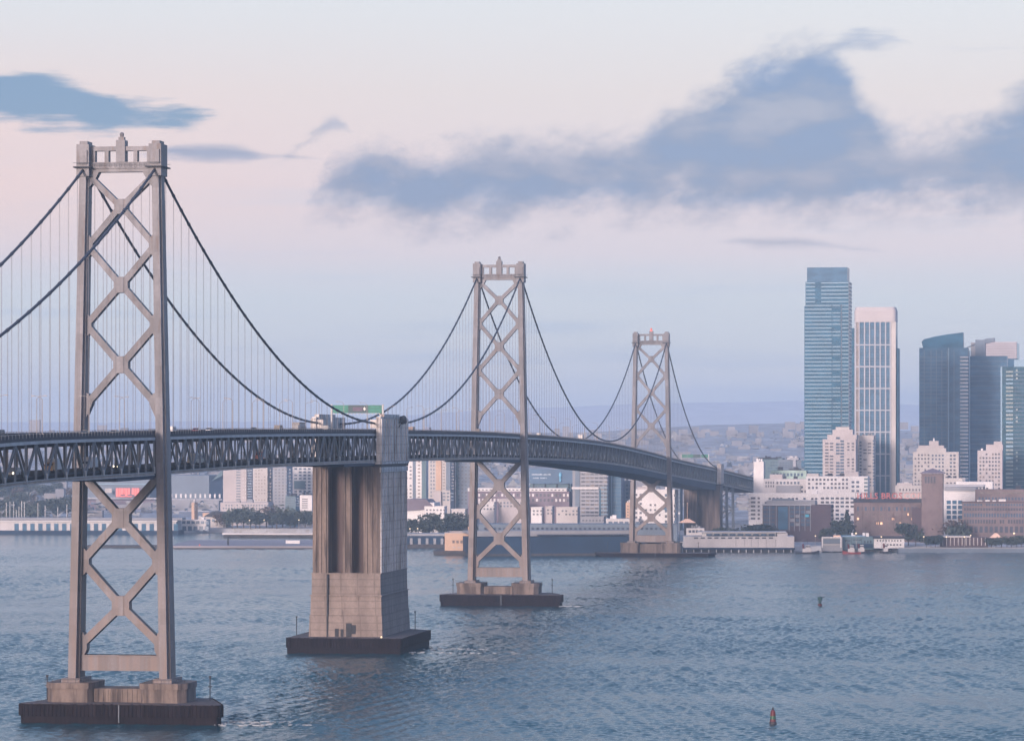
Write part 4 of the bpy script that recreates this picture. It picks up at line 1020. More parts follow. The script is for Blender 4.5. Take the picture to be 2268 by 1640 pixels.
# --- white modern block right of the bell tower, and pale roofs behind
b = Bld("white_office", "white office with large dark square windows right of the bell tower", "office block", 2090, 2162, 1085, 2720, 20, WHITEB)
b.win(2095, 2133, 1106, 1150, 3, 4, .74, .72, GLASS2); b.box(2092, 2162, 1078, 1086, -1, 12, GREYB, "upper_storey")
b = Bld("cream_hall", "low cream block seen just right of the bell tower's head", "building", 2091, 2140, 1058, 2830, 16, CREAM); b.win(2093, 2115, 1054.5, 1058, 4, 1, .6, .7, WIN); b.win(2094, 2135, 1066, 1078, 5, 2, .5, .5, WIN)
b = Bld("white_hall", "low white roofs between the cream hall and the pink apartments", "building", 2118, 2200, 1066, 2800, 16, WHITEB); b.box(2090, 2180, 1072, 1077, -3, 6, FIN, "roof_slab"); b.win(2124, 2190, 1078, 1083, 9, 1, .6, .6, WIN)
b = Bld("cream_hall", "small cream hall behind the right end of the brick factory", "building", 1983, 2046, 1074, 2790, 16, CREAM); b.win(1990, 2040, 1080, 1088, 7, 1, .4, .6, WIN); b.roofbox(1986, 2020, 1069, PINKW, .2, .8)

# --- middle distance, between the bridge piers
b = Bld("striped_apartment", "apartment block striped with white balcony bands behind the farther spans", "apartment block", 1268, 1352, 1030, 2850, 22, GREYB)
for k in range(14):
    y = 1036 + k*8.4
    if y < 1078: b.box(1286, 1347, y, y+2.6, -1.2, .1, FIN, "balcony")
    else: b.box(1286, 1327, y, y+2.6, -1.2, .1, FIN, "balcony"); b.box(1331, 1347, y, y+2.2, -1.0, .1, SLAB, "balcony")
    b.win(1287, 1346, y+3, y+7.5, 6, 1, .75, .8, WIN, alt=WIN3)
b.box(1274, 1284, 1020, 1150, -.6, .1, BLUEB, "stair_tower"); b.box(1267, 1326, 1078, 1082.5, -1.6, .1, WHITEB, "terrace")
b.box(1327.5, 1331, 1082, 1145, -.4, .1, GLASS, "glazed_bay")
b = Bld("glass_apartment", "dark glazed apartment wing right of the striped block", "apartment block", 1349, 1383, 1040, 2860, 20, GLASS2); b.box(1353, 1356, 1034, 1145, -.6, .1, SLAB, "fin")
for k in range(12): b.box(1350, 1376, 1044+k*8.4, 1045.3+k*8.4, -.3, .05, BLUEB, "spandrel")
b = Bld("billboard_hall", "low hall carrying a wide dark blue billboard left of the striped block", "hall", 1174, 1272, 1071, 2960, 20, TEALB)
b.win(1178, 1210, 1073, 1083, 5, 1, .6, .6, WIN2)
bb = thing("billboard", "wide dark blue billboard with two rows of small white lettering", "billboard", (gx(1172, 2958), 2958, 0), -G)
BB = mat("billboard_blue", (.03, .09, .17), .5, .2, .05); bw = gx(1270, 2958)-gx(1172, 2958)
MB().box(0, bw, 0, .6, gz(1070, 2958), gz(1038, 2958)).build("panel", BB, bb)
for q in (.1, .36, .63, .9): MB().box(bw*q-.3, bw*q+.3, .7, 1.2, 3, gz(1045, 2958)).build("post", DARKST, bb)
LET = mat("billboard_white", (.42, .50, .58), .6, .05, 1)
random.seed(12)
m = MB()
for y, x0, x1, hh in ((1048.5, 1178, 1220, 3.0), (1056.5, 1181, 1211, 2.6)):
    x = x0
    while x < x1:
        wd = random.uniform(.8, 1.9)
        if random.random() < .85: m.box(gx(x, 2958)-gx(1172, 2958), gx(x+wd, 2958)-gx(1172, 2958), -.12, 0, gz(y+hh, 2958), gz(y+random.choice([0, 0, .9]), 2958))
        x += wd + .5
m.build("lettering", LET, bb)
lb = MB().lathe([(.2, gz(1067, 2958)), (.9, gz(1064, 2958)), (.5, gz(1058, 2958)), (1.2, gz(1052, 2958)), (1.0, gz(1047, 2958)), (.1, gz(1045, 2958))], 8, (gx(1242, 2958)-gx(1172, 2958), -.9)).build("picture", mat("billboard_cyan", (.16, .42, .60), .6, .2, 1), bb)
b = Bld("brick_rowhouses", "purple-brown brick housing row behind the middle tower", "row houses", 1036, 1268, 1087, 2880, 18, mat("mauve_brick", (.17, .145, .18), .9, .2, .05))
b.box(1036, 1255, 1080, 1087, 0, 10, WHITEB, "upper_storey"); b.win(1040, 1262, 1090, 1112, 26, 2, .5, .55, WHITEB, alt=WIN, pa=.5); b.win(1040, 1260, 1082, 1086, 26, 1, .5, .6, WIN)
for k, (x0, x1, yt, D, mt_, lab) in enumerate([
    (1060, 1100, 1112, 2830, PIERW, "pale low house cluster seen through the middle tower's legs"),
    (1104, 1160, 1106, 2840, PINKW, "pink low house behind the middle tower's right leg"),
    (1176, 1205, 1124, 2800, WHITEB, "small white house right of the middle tower"),
    (1208, 1228, 1122, 2805, PINKW, "small pink house with three windows below the billboard"),
    (1232, 1284, 1124, 2795, CREAM, "low cream house in front of the striped block"),
    (1286, 1342, 1145, 2760, GREYB, "grey podium at the foot of the striped block"),
    (1040, 1062, 1118, 2790, CREAM, "little cream house left of the middle tower's leg"),
    (1000, 1036, 1128, 2790, PIERW, "pale house in front of the pale apartment towers"),
    (940, 990, 1122, 2850, WHITEB, "white low block above the dark waterfront trees")]):
    b = Bld("house", lab, "house", x0, x1, yt, D, 12, mt_); b.win(x0+2, x1-2, yt+3, yt+18, max(2, int((x1-x0)/8)), 2, .5, .5, WIN, skip=.1, alt=WIN2); b.parapet(None, .6)
b = Bld("white_warehouse", "white building with few windows framed by the farthest tower's legs", "building", 1398, 1502, 1083, 2700, 22, WHITEB)
b.win(1404, 1424, 1090, 1150, 2, 6, .5, .5, WIN, skip=.1); b.win(1426, 1466, 1112, 1145, 4, 3, .4, .4, WIN, skip=.35); b.box(1464, 1477, 1121, 1128, -.4, .05, GLASS2, "window"); b.win(1470, 1500, 1090, 1160, 3, 6, .5, .5, WIN, skip=.2, alt=WIN2); b.roofbox(1410, 1440, 1078, PINKW, .2, .7)
b = Bld("grey_office", "blue-grey office glimpsed left of the farthest tower", "office block", 1383, 1402, 1064, 2890, 18, BLUEB); b.win(1385, 1400, 1070, 1140, 2, 8, .6, .5, WIN2)
b = Bld("cream_annex", "cream annex with small windows left of the farthest tower's leg", "building", 1386, 1400, 1112, 2710, 14, PEACH); b.win(1388, 1399, 1117, 1150, 2, 5, .5, .4, WIN)
b = Bld("low_white_hall", "low white hall with dark bays between striped block and farthest tower", "hall", 1342, 1420, 1148, 2690, 14, PIERW); b.win(1346, 1418, 1153, 1163, 6, 1, .7, .8, WIN2, name="bay")
b = Bld("shore_office", "blue-grey block glimpsed between farthest tower and shore pier", "office block", 1484, 1512, 1058, 2930, 18, BLUEB); b.win(1486, 1508, 1064, 1140, 3, 9, .6, .5, WIN2, alt=WHITEB)

# pale apartment towers between the anchorage pier and the middle tower
b = Bld("apartment_tower", "pale apartment tower just right of the anchorage pier", "apartment block", 880, 948, 1006, 2980, 22, WHITEB)
b.win(896, 914, 1013, 1112, 2, 12, .5, .42, WIN, skip=.3); b.box(914, 921, 1008, 1118, -.3, .05, BLUEB, "recess"); b.win(923, 933, 1010, 1112, 1, 13, .5, .45, WIN3); b.box(934, 944, 1008, 1118, -.3, .05, TEALB, "recess")
b = Bld("apartment_tower", "peach striped apartment tower in the middle of the pale group", "apartment block", 949, 1008, 1004, 2960, 22, CREAM)
b.box(966, 978, 1005, 1085, -1.2, .05, PEACH, "bay"); b.win(952, 964, 1010, 1110, 2, 12, .5, .5, WIN2); b.win(979, 987, 1010, 1085, 1, 11, .6, .5, WIN3); b.box(988, 997, 1006, 1085, -.3, .05, BLUEB, "recess"); b.win(998, 1007, 1010, 1085, 1, 11, .5, .5, WIN)
b.box(961, 978, 1088, 1118, -3, .05, PINKW, "podium"); b.win(979, 1006, 1088, 1110, 3, 3, .6, .5, WIN2)
b = Bld("apartment_tower", "blue-grey apartment tower left of the middle tower's leg", "apartment block", 1009, 1056, 1008, 2975, 22, BLUEB); b.win(1012, 1052, 1014, 1118, 5, 13, .5, .5, WIN, alt=WIN2); b.box(1011, 1015, 1010, 1120, -.5, .05, TEALB, "stair_tower")
b = Bld("mauve_hall", "low mauve roofed hall above the trees right of the anchorage pier", "hall", 880, 975, 1112, 2860, 26, WHITEB)
MB().xz([(-1, b.lz(1132)), (b.w+1, b.lz(1126)), (b.w-6, b.lz(1105)), (8, b.lz(1104)), (-1, b.lz(1112))][::-1], -1.5, 27).build("roof", PURP, b.T)

# pale apartment cluster left of the anchorage pier
b = Bld("apartment_tower", "broad pinkish apartment slab left of the anchorage pier, blank end wall", "apartment block", 494, 560, 1030, 3220, 24, PINKW)
b.win(522, 534, 1036, 1108, 1, 12, .8, .5, WIN2); b.win(536, 546, 1038, 1105, 2, 8, .3, .5, WHITEB); b.win(547, 559, 1038, 1108, 1, 12, .8, .55, WIN2)
b = Bld("apartment_tower", "cream windowed apartment slab in the middle of the left cluster", "apartment block", 560, 606, 1020, 3200, 24, CREAM); b.win(564, 602, 1030, 1110, 6, 11, .45, .4, WIN3, skip=.25)
b = Bld("apartment_tower", "grey-blue apartment tower nearest the anchorage pier's left side", "apartment block", 604, 648, 1028, 3190, 24, GREYB); b.win(607, 646, 1036, 1128, 5, 13, .5, .5, WIN, alt=WIN2, pa=.5)
b = Bld("apartment_tower", "white balconied apartment block partly behind the anchorage pier", "apartment block", 640, 706, 1030, 3250, 24, WHITEB); b.win(650, 700, 1034, 1120, 5, 12, .6, .5, WIN2, skip=.1); b.box(652, 676, 1064, 1082, -1, .05, TEALB, "glazed_bay")
b = Bld("glass_office", "blue glass block low in the left cluster", "office block", 632, 665, 1098, 3100, 18, TEALB); b.win(634, 663, 1100, 1122, 5, 4, .7, .5, WIN2)
b = Bld("podium_block", "long pinkish podium under the left apartment cluster", "building", 488, 606, 1112, 3120, 20, PINKW); b.win(492, 602, 1115, 1128, 18, 2, .5, .55, WIN2, skip=.1)
b = Bld("white_block", "white balcony block at the left edge of the anchorage pier", "building", 664, 700, 1096, 3060, 16, WHITEB); b.win(668, 682, 1102, 1126, 1, 5, .9, .5, WIN)
# ballpark
b = Bld("ballpark", "hazy blue tiered ballpark stand behind the nearest tower's legs", "stadium", 372, 496, 1052, 3560, 60, BLUEB)
b.box(366, 496, 1104, 1106.5, -8, 0, FIN, "concourse"); b.box(366, 490, 1107, 1130, -10, 0, GREYB, "lower_tier"); b.box(372, 480, 1130, 1134, -14, 0, WHITEB, "roof_edge")
MB().xz([(b.lx(470), b.lz(1064)), (b.lx(494), b.lz(1052)), (b.lx(494), b.lz(1040))][::-1], -2, 30).build("roof", TEALB, b.T)
b.win(374, 492, 1092, 1103, 11, 1, .35, .8, WHITEB, name="portal")
b = Bld("ballpark_stand", "ballpark grandstand with red scoreboard lettering seen between the tower's legs", "stadium", 170, 366, 1060, 3620, 60, BLUEB)
b.box(180, 366, 1101, 1104, -8, 0, FIN, "concourse"); b.box(190, 350, 1106, 1128, -10, 0, PURP, "lower_tier"); b.box(180, 366, 1130, 1133, -12, 0, WHITEB, "roof_edge"); b.box(186, 366, 1070, 1072.5, -1, 0, SLAB, "roof_edge")
sb = thing("scoreboard", "red lettered scoreboard on the ballpark stand", "scoreboard", (gx(257, 3600), 3600, gz(1100, 3600)), -G)
MB().box(-1, 26, .2, .8, 0, 9).build("panel", PURP, sb)
m = MB(); x = 0
for wd in (2.4, 2.0, 2.2, 1.2, 2.2, 2.2, 0, 2.4, 2.0, 2.2): 
    if wd: m.box(x, x+wd, -.3, .2, 1.2 + random.choice([0, 1.2]), 8.6).box(x+.2, x+wd-.2, -.5, -.3, 4, 5)
    x += wd + .35 if wd else 1.4
m.box(0, 16, -.3, .2, .1, 1.0).build("lettering", mat("red_neon", (.85, .22, .20), .6, .05, 1), sb)
MB().box(-11, -4.2, 0, .6, 4.0, 8.4).build("side_panel", CREAM, sb)
# shore houses
b = Bld("shore_house", "lit cream shoreside building with dark roof right of the long white pier shed", "building", 444, 512, 1143, 3050, 18, CREAM); b.box(448, 500, 1135, 1143, 1, 12, PEACH, "upper_storey"); MB().xz([(b.lx(452), b.lz(1143)), (b.lx(520), b.lz(1146)), (b.lx(505), b.lz(1133)), (b.lx(470), b.lz(1132))][::-1], -1, 14).build("roof", ROOFD, b.T); b.win(446, 510, 1147, 1156, 6, 1, .6, .6, WIN2)
b = Bld("brick_tower_house", "small peach block standing above the shoreside building", "building", 424, 438, 1112, 3200, 12, PEACH); b.win(427, 437, 1116, 1130, 1, 3, .6, .4, WIN)
b = Bld("shore_house", "white frame building with dark upper windows beside the lit cream one", "building", 400, 466, 1150, 2990, 14, PIERW); b.win(402, 464, 1152, 1160, 6, 1, .7, .8, WIN2); b.win(402, 464, 1163, 1176, 5, 1, .7, .8, WIN2)

# ------------------------------------------------------------------ piers, sheds and boats
b = Bld("pier_shed", "long white pier shed with a row of dark bays at the far left shore", "pier shed", -60, 402, 1152, 2965, 30, PIERW, z0=3, g=.05)
b.win(28, 398, 1158, 1178, 21, 1, .55, .95, GLASS2, name="bay"); b.win(-60, 4, 1158, 1178, 3, 1, .5, .95, GLASS2, name="bay"); MB().box(-1, b.w+1, -1.2, 0, b.h-.6, b.h+.2).build("cornice", WHITEB, b.T)
MB().box(-2, b.w+2, -3, 30, -3.4, -.02).build("apron", PIERD, b.T)
b.box(-60, 402, 1146, 1151, 4, 24, GREYB, "roof")
def pier(name, label, cat, x0, x1, D, dep, ztop, mt, g=G, pil=None, z0=0, pm=None):
    T = thing(name, label, cat, (gx(x0, D), D, z0), -g); wd = (gx(x1, D)-gx(x0, D))/cos(g)
    MB().box(0, wd, 0, dep, ztop-1.3, ztop).build("pier_deck", mt, T)
    if pil:
        me = MB().tube([(0, 0, -2), (0, 0, ztop-1.35)], .38, 6).mesh("pile", pm or PILE)
        n = int(wd/pil) if not isinstance(pil, str) else int(wd/5)
        for i in range(min(n, 90)): link("pile", me, T, ((i+.5)*wd/n, .8, 0))
        MB().box(.4, wd-.4, 3, dep-1, -1, ztop-1.4).build("pier_core", PILE, T)
    else: MB().box(.2, wd-.2, .2, dep-.2, -1.5, ztop-1.35).build("pier_core", PILE, T)
    return T, wd
pier("finger_pier", "thin pale finger pier on dark piles left of the anchorage pier", "pier", 492, 705, 2860, 10, 3.6, PIERW, .1, 9)
T, wd = pier("breakwater", "low flat dark-edged breakwater left of the anchorage pier", "breakwater", 372, 720, 2575, 150, 2.0, mat("breakwater_top", (.24, .23, .25), .9, .25, .03, (.3, 1, 1)), .02)
MB().box(-60, 0, 20, 40, -1, 1.6).build("breakwater_tip", PILE, T)
MB().box(wd-32, wd-22, 60, 66, 2, 4.2).build("white_hut", WHITEB, T)
MB().box(wd*.36, wd*.37, 20, 22, 2, 8).build("light_mast", DARKST, T)
MB().lathe([(.1, 2), (.5, 2.1), (.5, 3), (.1, 3.2)], 8, (wd*.2, 2)).build("marker_lamp", REDL, T)
# peach pier building on its dark platform
pier("pier_platform", "dark low platform under the peach pier building", "pier", 960, 1112, 2440, 45, 2.6, PILE, .06)
b = Bld("peach_pier_building", "peach coloured two-storey building on a dark platform behind the middle tower", "pier building", 985, 1104, 1180, 2450, 34, PEACH, z0=2.6, g=.06)
b.win(1000, 1080, 1195, 1203, 9, 1, .6, .8, WIN3, alt=CREAM); b.win(1000, 1090, 1209, 1214, 8, 1, .55, .6, PINKW); b.box(1036, 1048, 1166, 1180, 2, 8, PEACH, "chimney"); b.parapet(PINKW, .5)
b = Bld("dark_pier_shed", "dark pier shed with pale pilasters right of the anchorage pier", "pier shed", 880, 986, 1186, 2600, 30, PIERD, z0=2.5, g=.04)
for px in (911, 929, 946, 963, 979): b.box(px-3, px+3, 1191, 1207, -.5, .1, GREYB, "pilaster")
b.box(880, 985, 1181, 1187, 1, 26, GREYB, "roof"); MB().box(-2, b.w+1, -2, 28, -4, -.02).build("apron", PILE, b.T)
b = Bld("long_pier_shed", "very long dark pier shed with pale roof edge between the farther towers", "pier shed", 1040, 1400, 1189, 2420, 40, PIERD, z0=1.4, g=-.16, right=False)
b.box(1040, 1400, 1182, 1187.5, 3, 4, GREYB, "clerestory"); b.box(1040, 1400, 1176, 1182, 8, 30, GREYB, "roof"); b.win(1190, 1395, 1183, 1187, 34, 1, .7, .8, WIN, proud=-2.4)
MB().box(-.5, b.w+.5, -.5, 40, -2.5, -.02).build("apron", PILE, b.T)
b = Bld("upper_pier_shed", "blue-grey shed roof line behind the long dark pier shed", "pier shed", 1060, 1500, 1160, 2640, 30, BLUEB, z0=3, g=0, right=False)
b.win(1070, 1490, 1166, 1174, 40, 1, .5, .6, WIN)
# white shed on piles right of the farthest tower
T, wd = pier("white_pier", "pile-borne apron under the long white shed right of the farthest tower", "pier", 1512, 1760, 2500, 34, 3.0, PIERD, .03, 5, 0, PIERW)
b = Bld("white_pier_shed", "long white pier shed on piles with clerestory windows", "pier shed", 1514, 1759, 1187, 2504, 28, PIERW, z0=3.02, g=.03, right=False)
b.win(1534, 1715, 1188.5, 1192.5, 12, 1, .62, .8, WIN); b.box(1556, 1720, 1179, 1187, 5, 22, WHITEB, "clerestory"); b.win(1562, 1718, 1181, 1186, 9, 1, .72, .8, WIN2, proud=-4.8); b.box(1545, 1742, 1177, 1179, 3, 24, PIERW, "roof"); b.box(1722, 1745, 1180, 1187, 4, 20, PIERW, "roof_housing")
for px in (1630, 1649, 1664, 1679, 1697, 1718): b.box(px-.5, px+.5, 1194, 1210, -.3, .05, GREYB, "door_jamb")
b = Bld("grey_canopy", "low grey canopy building between farthest tower and the white shed", "building", 1520, 1560, 1169, 2600, 14, PIERW, g=.05); b.win(1524, 1556, 1172, 1180, 4, 1, .7, .7, WIN)
T = thing("canopy_tent", "orange-lit tent roof in front of the shore pier", "tent", (gx(1504, 2600), 2600, 3)); w_ = gx(1542, 2600)-gx(1504, 2600); zz = gz(1157, 2600)-3
MB().loft([[(0, 0, zz), (w_, 0, zz), (w_, 10, zz), (0, 10, zz)], [(w_*.38, 4.6, zz+2.6), (w_*.62, 4.6, zz+2.6), (w_*.62, 5.4, zz+2.6), (w_*.38, 5.4, zz+2.6)]]).build("canopy", CANVAS, T)
for x in (.4, w_*.33, w_*.66, w_-.4):
    MB().box(x-.15, x+.15, .3, .6, 0, zz).build("post", DARKST, T)
MB().tube([(w_*.5, 5, zz+2.6), (w_*.5, 5, zz+13)], .12, 5).lathe([(.1, zz+13), (.55, zz+13.4), (.1, zz+14)], 8, (w_*.5, 5)).build("mast_lamp", CANVAS, T)
T = thing("canopy_tent", "small orange tent roof in front of the striped apartment block", "tent", (gx(1226, 2720), 2720, 3)); w_ = gx(1260, 2720)-gx(1226, 2720)
MB().loft([[(0, 0, 6.5), (w_, 0, 6.5), (w_, 9, 6.5), (0, 9, 6.5)], [(w_*.4, 4, 10.5), (w_*.6, 4, 10.5), (w_*.6, 5, 10.5), (w_*.4, 5, 10.5)]]).build("canopy", CANVAS, T)
for x in (.3, w_-.3): MB().box(x-.15, x+.15, .3, .6, 0, 6.5).build("post", DARKST, T)
T = thing("canopy_tent", "lit yellowish tent roof among the trees at far right", "tent", (gx(2194, 2510), 2510, 3)); w_ = gx(2220, 2510)-gx(2194, 2510)
MB().loft([[(0, 0, 6.5), (w_, 0, 6.5), (w_, 7, 6.5), (0, 7, 6.5)], [(w_*.4, 3, 9.5), (w_*.6, 3, 9.5), (w_*.6, 4, 9.5), (w_*.4, 4, 9.5)]]).build("canopy", CANVAS, T)
for x in (.3, w_-.3): MB().box(x-.15, x+.15, .3, .6, 0, 6.5).build("post", DARKST, T)
# fire station row
b = Bld("boat_house", "boathouse with wide grey shutter and white frame on the right waterfront", "boathouse", 1821, 1866, 1189, 2502, 16, GREYB, z0=.6, g=.05)
b.box(1822, 1862, 1193, 1203, -.4, .05, BLUEB, "shutter"); b.box(1820, 1864, 1188, 1191, -.7, 1, WHITEB, "lintel"); b.box(1820, 1823, 1191, 1212, -.7, .5, WHITEB, "jamb"); b.box(1861, 1864, 1191, 1212, -.7, .5, WHITEB, "jamb"); b.box(1823, 1861, 1204, 1206.5, -.5, .1, CREAM, "balcony"); b.box(1846, 1862, 1185, 1188.5, 2, 8, CANVAS, "roof_housing")
b = Bld("fire_station", "teal waterfront station building beside the boathouse", "station", 1866, 1936, 1188, 2512, 18, TEALB, z0=1.5, g=.05)
b.box(1864, 1916, 1186, 1188.5, -.8, 18, SLAB, "roof"); b.win(1871, 1884, 1195, 1198, 1, 1, .9, .9, WIN); b.win(1888, 1908, 1193.5, 1196, 1, 1, .95, .9, WIN); b.win(1912, 1932, 1195, 1203, 3, 1, .5, .7, WIN); b.box(1888, 1932, 1203, 1212, -2, .05, PIERD, "dock_wall")
b = Bld("white_house", "white two-storey house on the right waterfront with dark roof", "house", 1936, 2003, 1192, 2505, 14, WHITEB, z0=2.5, g=.05)
b.box(1934, 2004, 1187.5, 1192, -.8, 13, ROOFD, "roof"); b.win(1940, 1998, 1194, 1199, 9, 1, .4, .75, WIN); b.win(1948, 1998, 1203, 1208, 7, 1, .5, .7, WIN, skip=.2)
b = Bld("arcade", "low arcade with pale pillars on the far-right waterfront", "arcade", 2086, 2188, 1189, 2515, 12, BRICKD, z0=3, g=0, right=False)
b.box(2084, 2150, 1186, 1189.5, -1, 10, CREAM, "roof")
for i in range(12): b.box(2087+i*8.6, 2088.6+i*8.6, 1190, 1207, -.8, .05, CREAM, "pillar")
T = thing("seawall", "low grey seawall along the right shore", "seawall", (gx(1990, 2490), 2490, 0)); MB().box(0, 220, 0, 8, -1, 2.6).build("wall", BLUEB, T); MB().box(0, 220, .1, .2, 2.6, 3.5).build("railing", GREYB, T)
# boats
def tug(label, x, D, Lh, hull, face):
    T = thing("workboat", label, "boat", (gx(x, D), D, 0), 0, "boats moored by the right waterfront"); f_ = face
    MB().loft([[(f_*xx, yy*bm, z) for yy, z in ((-1, .9+sh), (1, .9+sh), (.75, -.4), (-.75, -.4))] for xx, bm, sh in ((-Lh/2, 1.9, .3), (-Lh*.2, 2.4, 0), (Lh*.25, 2.3, .3), (Lh*.42, 1.2, .9), (Lh/2, .15, 1.4))][::f_]).build("hull", hull, T)
    MB().box(-Lh*.2, Lh*.16, -1.6, 1.6, 1.0, 3.4).build("deckhouse", PIERW, T)
    MB().box(-Lh*.08, Lh*.12, -1.3, 1.3, 3.42, 5.6).build("wheelhouse", PIERW, T)
    MB().box(-Lh*.085, Lh*.125, -1.35, 1.35, 4.3, 5.1).build("window_band", WIN, T)
    MB().tube([(-Lh*.16, 0, 3.4), (-Lh*.18, 0, 6.4)], .6, 8).build("funnel", REDS, T)
    MB().tube([(0, 0, 5.6), (0, 0, 10)], .1, 5).box(-.05, .05, -1.2, 1.2, 8.2, 8.35).build("mast", DARKST, T)
    MB().tube([(-Lh*.3, 0, 1.2), (-Lh*.3, 0, 8), (-Lh*.12, 0, 9.5)], .14, 5).build("crane", GREYB, T)
    return T
HULL1 = mat("hull_black", (.03, .03, .04), .6, .2, .5); HULL2 = mat("hull_red", (.25, .05, .05), .6, .2, .5)
tug("white-topped dark workboat moored right of the white pier shed", 1788, 2470, 16, HULL1, 1)
tug("red-hulled boat moored in front of the teal station", 1886, 2468, 12, HULL2, -1)
tug("black boat with white cabin moored beside the red-hulled boat", 1908, 2476, 11, HULL1, 1)
tug("small boat moored below the white house", 1962, 2484, 8, HULL1, 1)
# buoys
T = thing("channel_buoy", "red and green banded buoy in the foreground water at lower right", "buoy", (gx(1712, 1003), 1003, 0))
MB().lathe([(1.0, -.5), (1.0, .75), (.8, .85)], 14).build("float", HULL1, T)
MB().lathe([(.82, .86), (.78, 1.5)], 12).build("red_band", REDS, T)
MB().lathe([(.80, 1.51), (.74, 2.35)], 12).build("green_band", mat("buoy_green", (.012, .085, .05), .5, .1, 1), T)
MB().lathe([(.74, 2.36), (.60, 3.6), (.30, 4.0)], 12).build("red_top", REDS, T)
MB().lathe([(.16, 4.0), (.22, 4.1), (.2, 4.6), (.05, 4.75)], 8).build("lantern", DARKST, T)
T = thing("channel_buoy", "small dark buoy with red foot farther out on the right", "buoy", (gx(1816, 1710), 1710, 0))
MB().lathe([(1.0, -.4), (1.0, .8), (.7, .9)], 12).build("float", REDS, T)
MB().lathe([(.6, .9), (.7, 2.4), (1.1, 2.5), (1.1, 4.0), (.4, 4.2)], 10).build("cage", mat("buoy_dark_green", (.02, .07, .07), .6, .1, 1), T)
MB().tube([(.0, 0, 3.4), (2.2, 0, 3.9)], .14, 5).build("arm", DARKST, T)

# ------------------------------------------------------------------ trees
TRK = mat("trunk_bark", (.07, .055, .045), .9, .2, 1)
LEAF = [mat("foliage_dark", (.040, .056, .052), .9, .45, .5), mat("foliage_mid", (.055, .072, .062), .9, .45, .5), mat("foliage_brown", (.085, .065, .06), .9, .3, .5)]
def crown_mesh(n, w_, h_, seed, mt, cone=False):
    R = random.Random(seed); m = MB()
    lobes = [(R.uniform(-.45, .45)*w_, R.uniform(-.45, .45)*w_, h_*(.35+.5*R.random()), R.uniform(.28, .5)*w_) for _ in range(7)]
    for _ in range(n):
        if cone:
            z = R.random(); r = (1-z)*w_*.5*(R.random()**.4)*R.uniform(.75, 1.15); a = R.random()*2*pi; c = (r*cos(a), r*sin(a), h_*(.12+.88*z))
        else:
            lx, ly, lz_, lr = R.choice(lobes); a, b_, rad = R.random()*2*pi, math.acos(R.uniform(-1, 1)), lr*(R.random()**.33)*R.uniform(.8, 1.15)
            c = (lx+rad*sin(b_)*cos(a), ly+rad*sin(b_)*sin(a), lz_+rad*cos(b_)*.8)
        s = R.uniform(.28, .7)*w_/9; p = [R.gauss(0, 1) for _ in range(3)]; q = [R.gauss(0, 1) for _ in range(3)]
        m.add([tuple(c[k]+s*(p[k]*i+q[k]*j)*.6 for k in range(3)) for i, j in ((-1, -1), (1, -1), (1, 1), (-1, 1))], [(0, 1, 2, 3)])
    return m.mesh("crown", mt)
CR = [crown_mesh(600, 9, 9, 1, LEAF[0]), crown_mesh(420, 10, 8, 2, LEAF[1]), crown_mesh(380, 8, 8, 3, LEAF[2]), crown_mesh(420, 8, 13, 4, LEAF[0], True)]
TK = MB().tube([(0, 0, 0), (.1, .1, 2.4), (0, .2, 5)], [.34, .26, .14], 6).bar((0, .1, 2.4), (1.6, .3, 4.6), .16).bar((0, .1, 2.2), (-1.5, -.2, 4.4), .16).mesh("trunk", TRK)
def tree(px, D, h_, kind, label, group=None, z=3.0):
    T = thing("tree", label, "tree", (gx(px, D), D, z), random.uniform(0, 6), group)
    if group and group != "hazy trees at far left":
        treen[label] = treen.get(label, 0) + 1
        T["label"] = "%s (%s from the left)" % (label, ORD[treen[label]-1])
    k = h_/ (14 if kind == 3 else 11.5); T.scale = (k*random.uniform(.9, 1.2), k*random.uniform(.9, 1.2), k)
    link("trunk", TK, T); c = link("crown", CR[kind], T, (0, 0, 0 if kind == 3 else 1.5))
random.seed(21); treen = {}
for x in [498, 512, 528, 540, 552, 566, 578, 592, 604, 616, 628, 640, 652, 664, 676, 690]:
    tree(x+random.uniform(-3, 3), random.uniform(3008, 3060), random.uniform(9, 17) if x not in (540, 592, 628) else 20, random.choice([0, 0, 1, 2]), "bushy tree in the shore row left of the anchorage pier", "trees left of the anchorage pier")
for x in [902, 914, 926, 938, 950, 962, 974, 986, 998, 1010, 1022, 1034]:
    tree(x+random.uniform(-3, 3), random.uniform(2740, 2800), random.uniform(10, 15) if x not in (950, 1010) else 18, random.choice([0, 0, 1]), "dark bushy tree in the shore row right of the anchorage pier", "trees right of the anchorage pier")
for x in [1056, 1070, 1084, 1098, 1112, 1126, 1180, 1196, 1214, 1268, 1282, 1300, 1318, 1330]:
    tree(x+random.uniform(-3, 3), random.uniform(2700, 2740), random.uniform(7, 12), random.choice([0, 1, 0]), "dark tree standing behind the long dark pier shed", "trees behind the long pier shed")
tree(1876, 2590, 24, 3, "tall dark conifer left of the brick factory"); tree(1858, 2600, 17, 0, "broad dark tree beside the tall conifer, left of the brick factory")
tree(1842, 2610, 13, 1, "lower tree left of the broad dark tree by the boathouse")
for x in [1655, 1668, 1680, 1692, 1590, 1604, 1618, 1632, 1645]:
    tree(x, random.uniform(2570, 2600), random.uniform(8, 12) if x < 1650 else 14, random.choice([0, 0, 1]), "dark tree behind the white pier shed", "trees behind the white pier shed")
tree(2012, 2540, 16, 0, "dark tree between the white house and bell tower"); tree(2028, 2535, 12, 1, "lower tree at the bell tower's foot")
for x in [2052, 2062, 2072, 2082]: tree(x, random.uniform(2500, 2512), random.uniform(7, 9.5), 0, "round dark tree between bell tower and arcade", "trees left of the arcade")
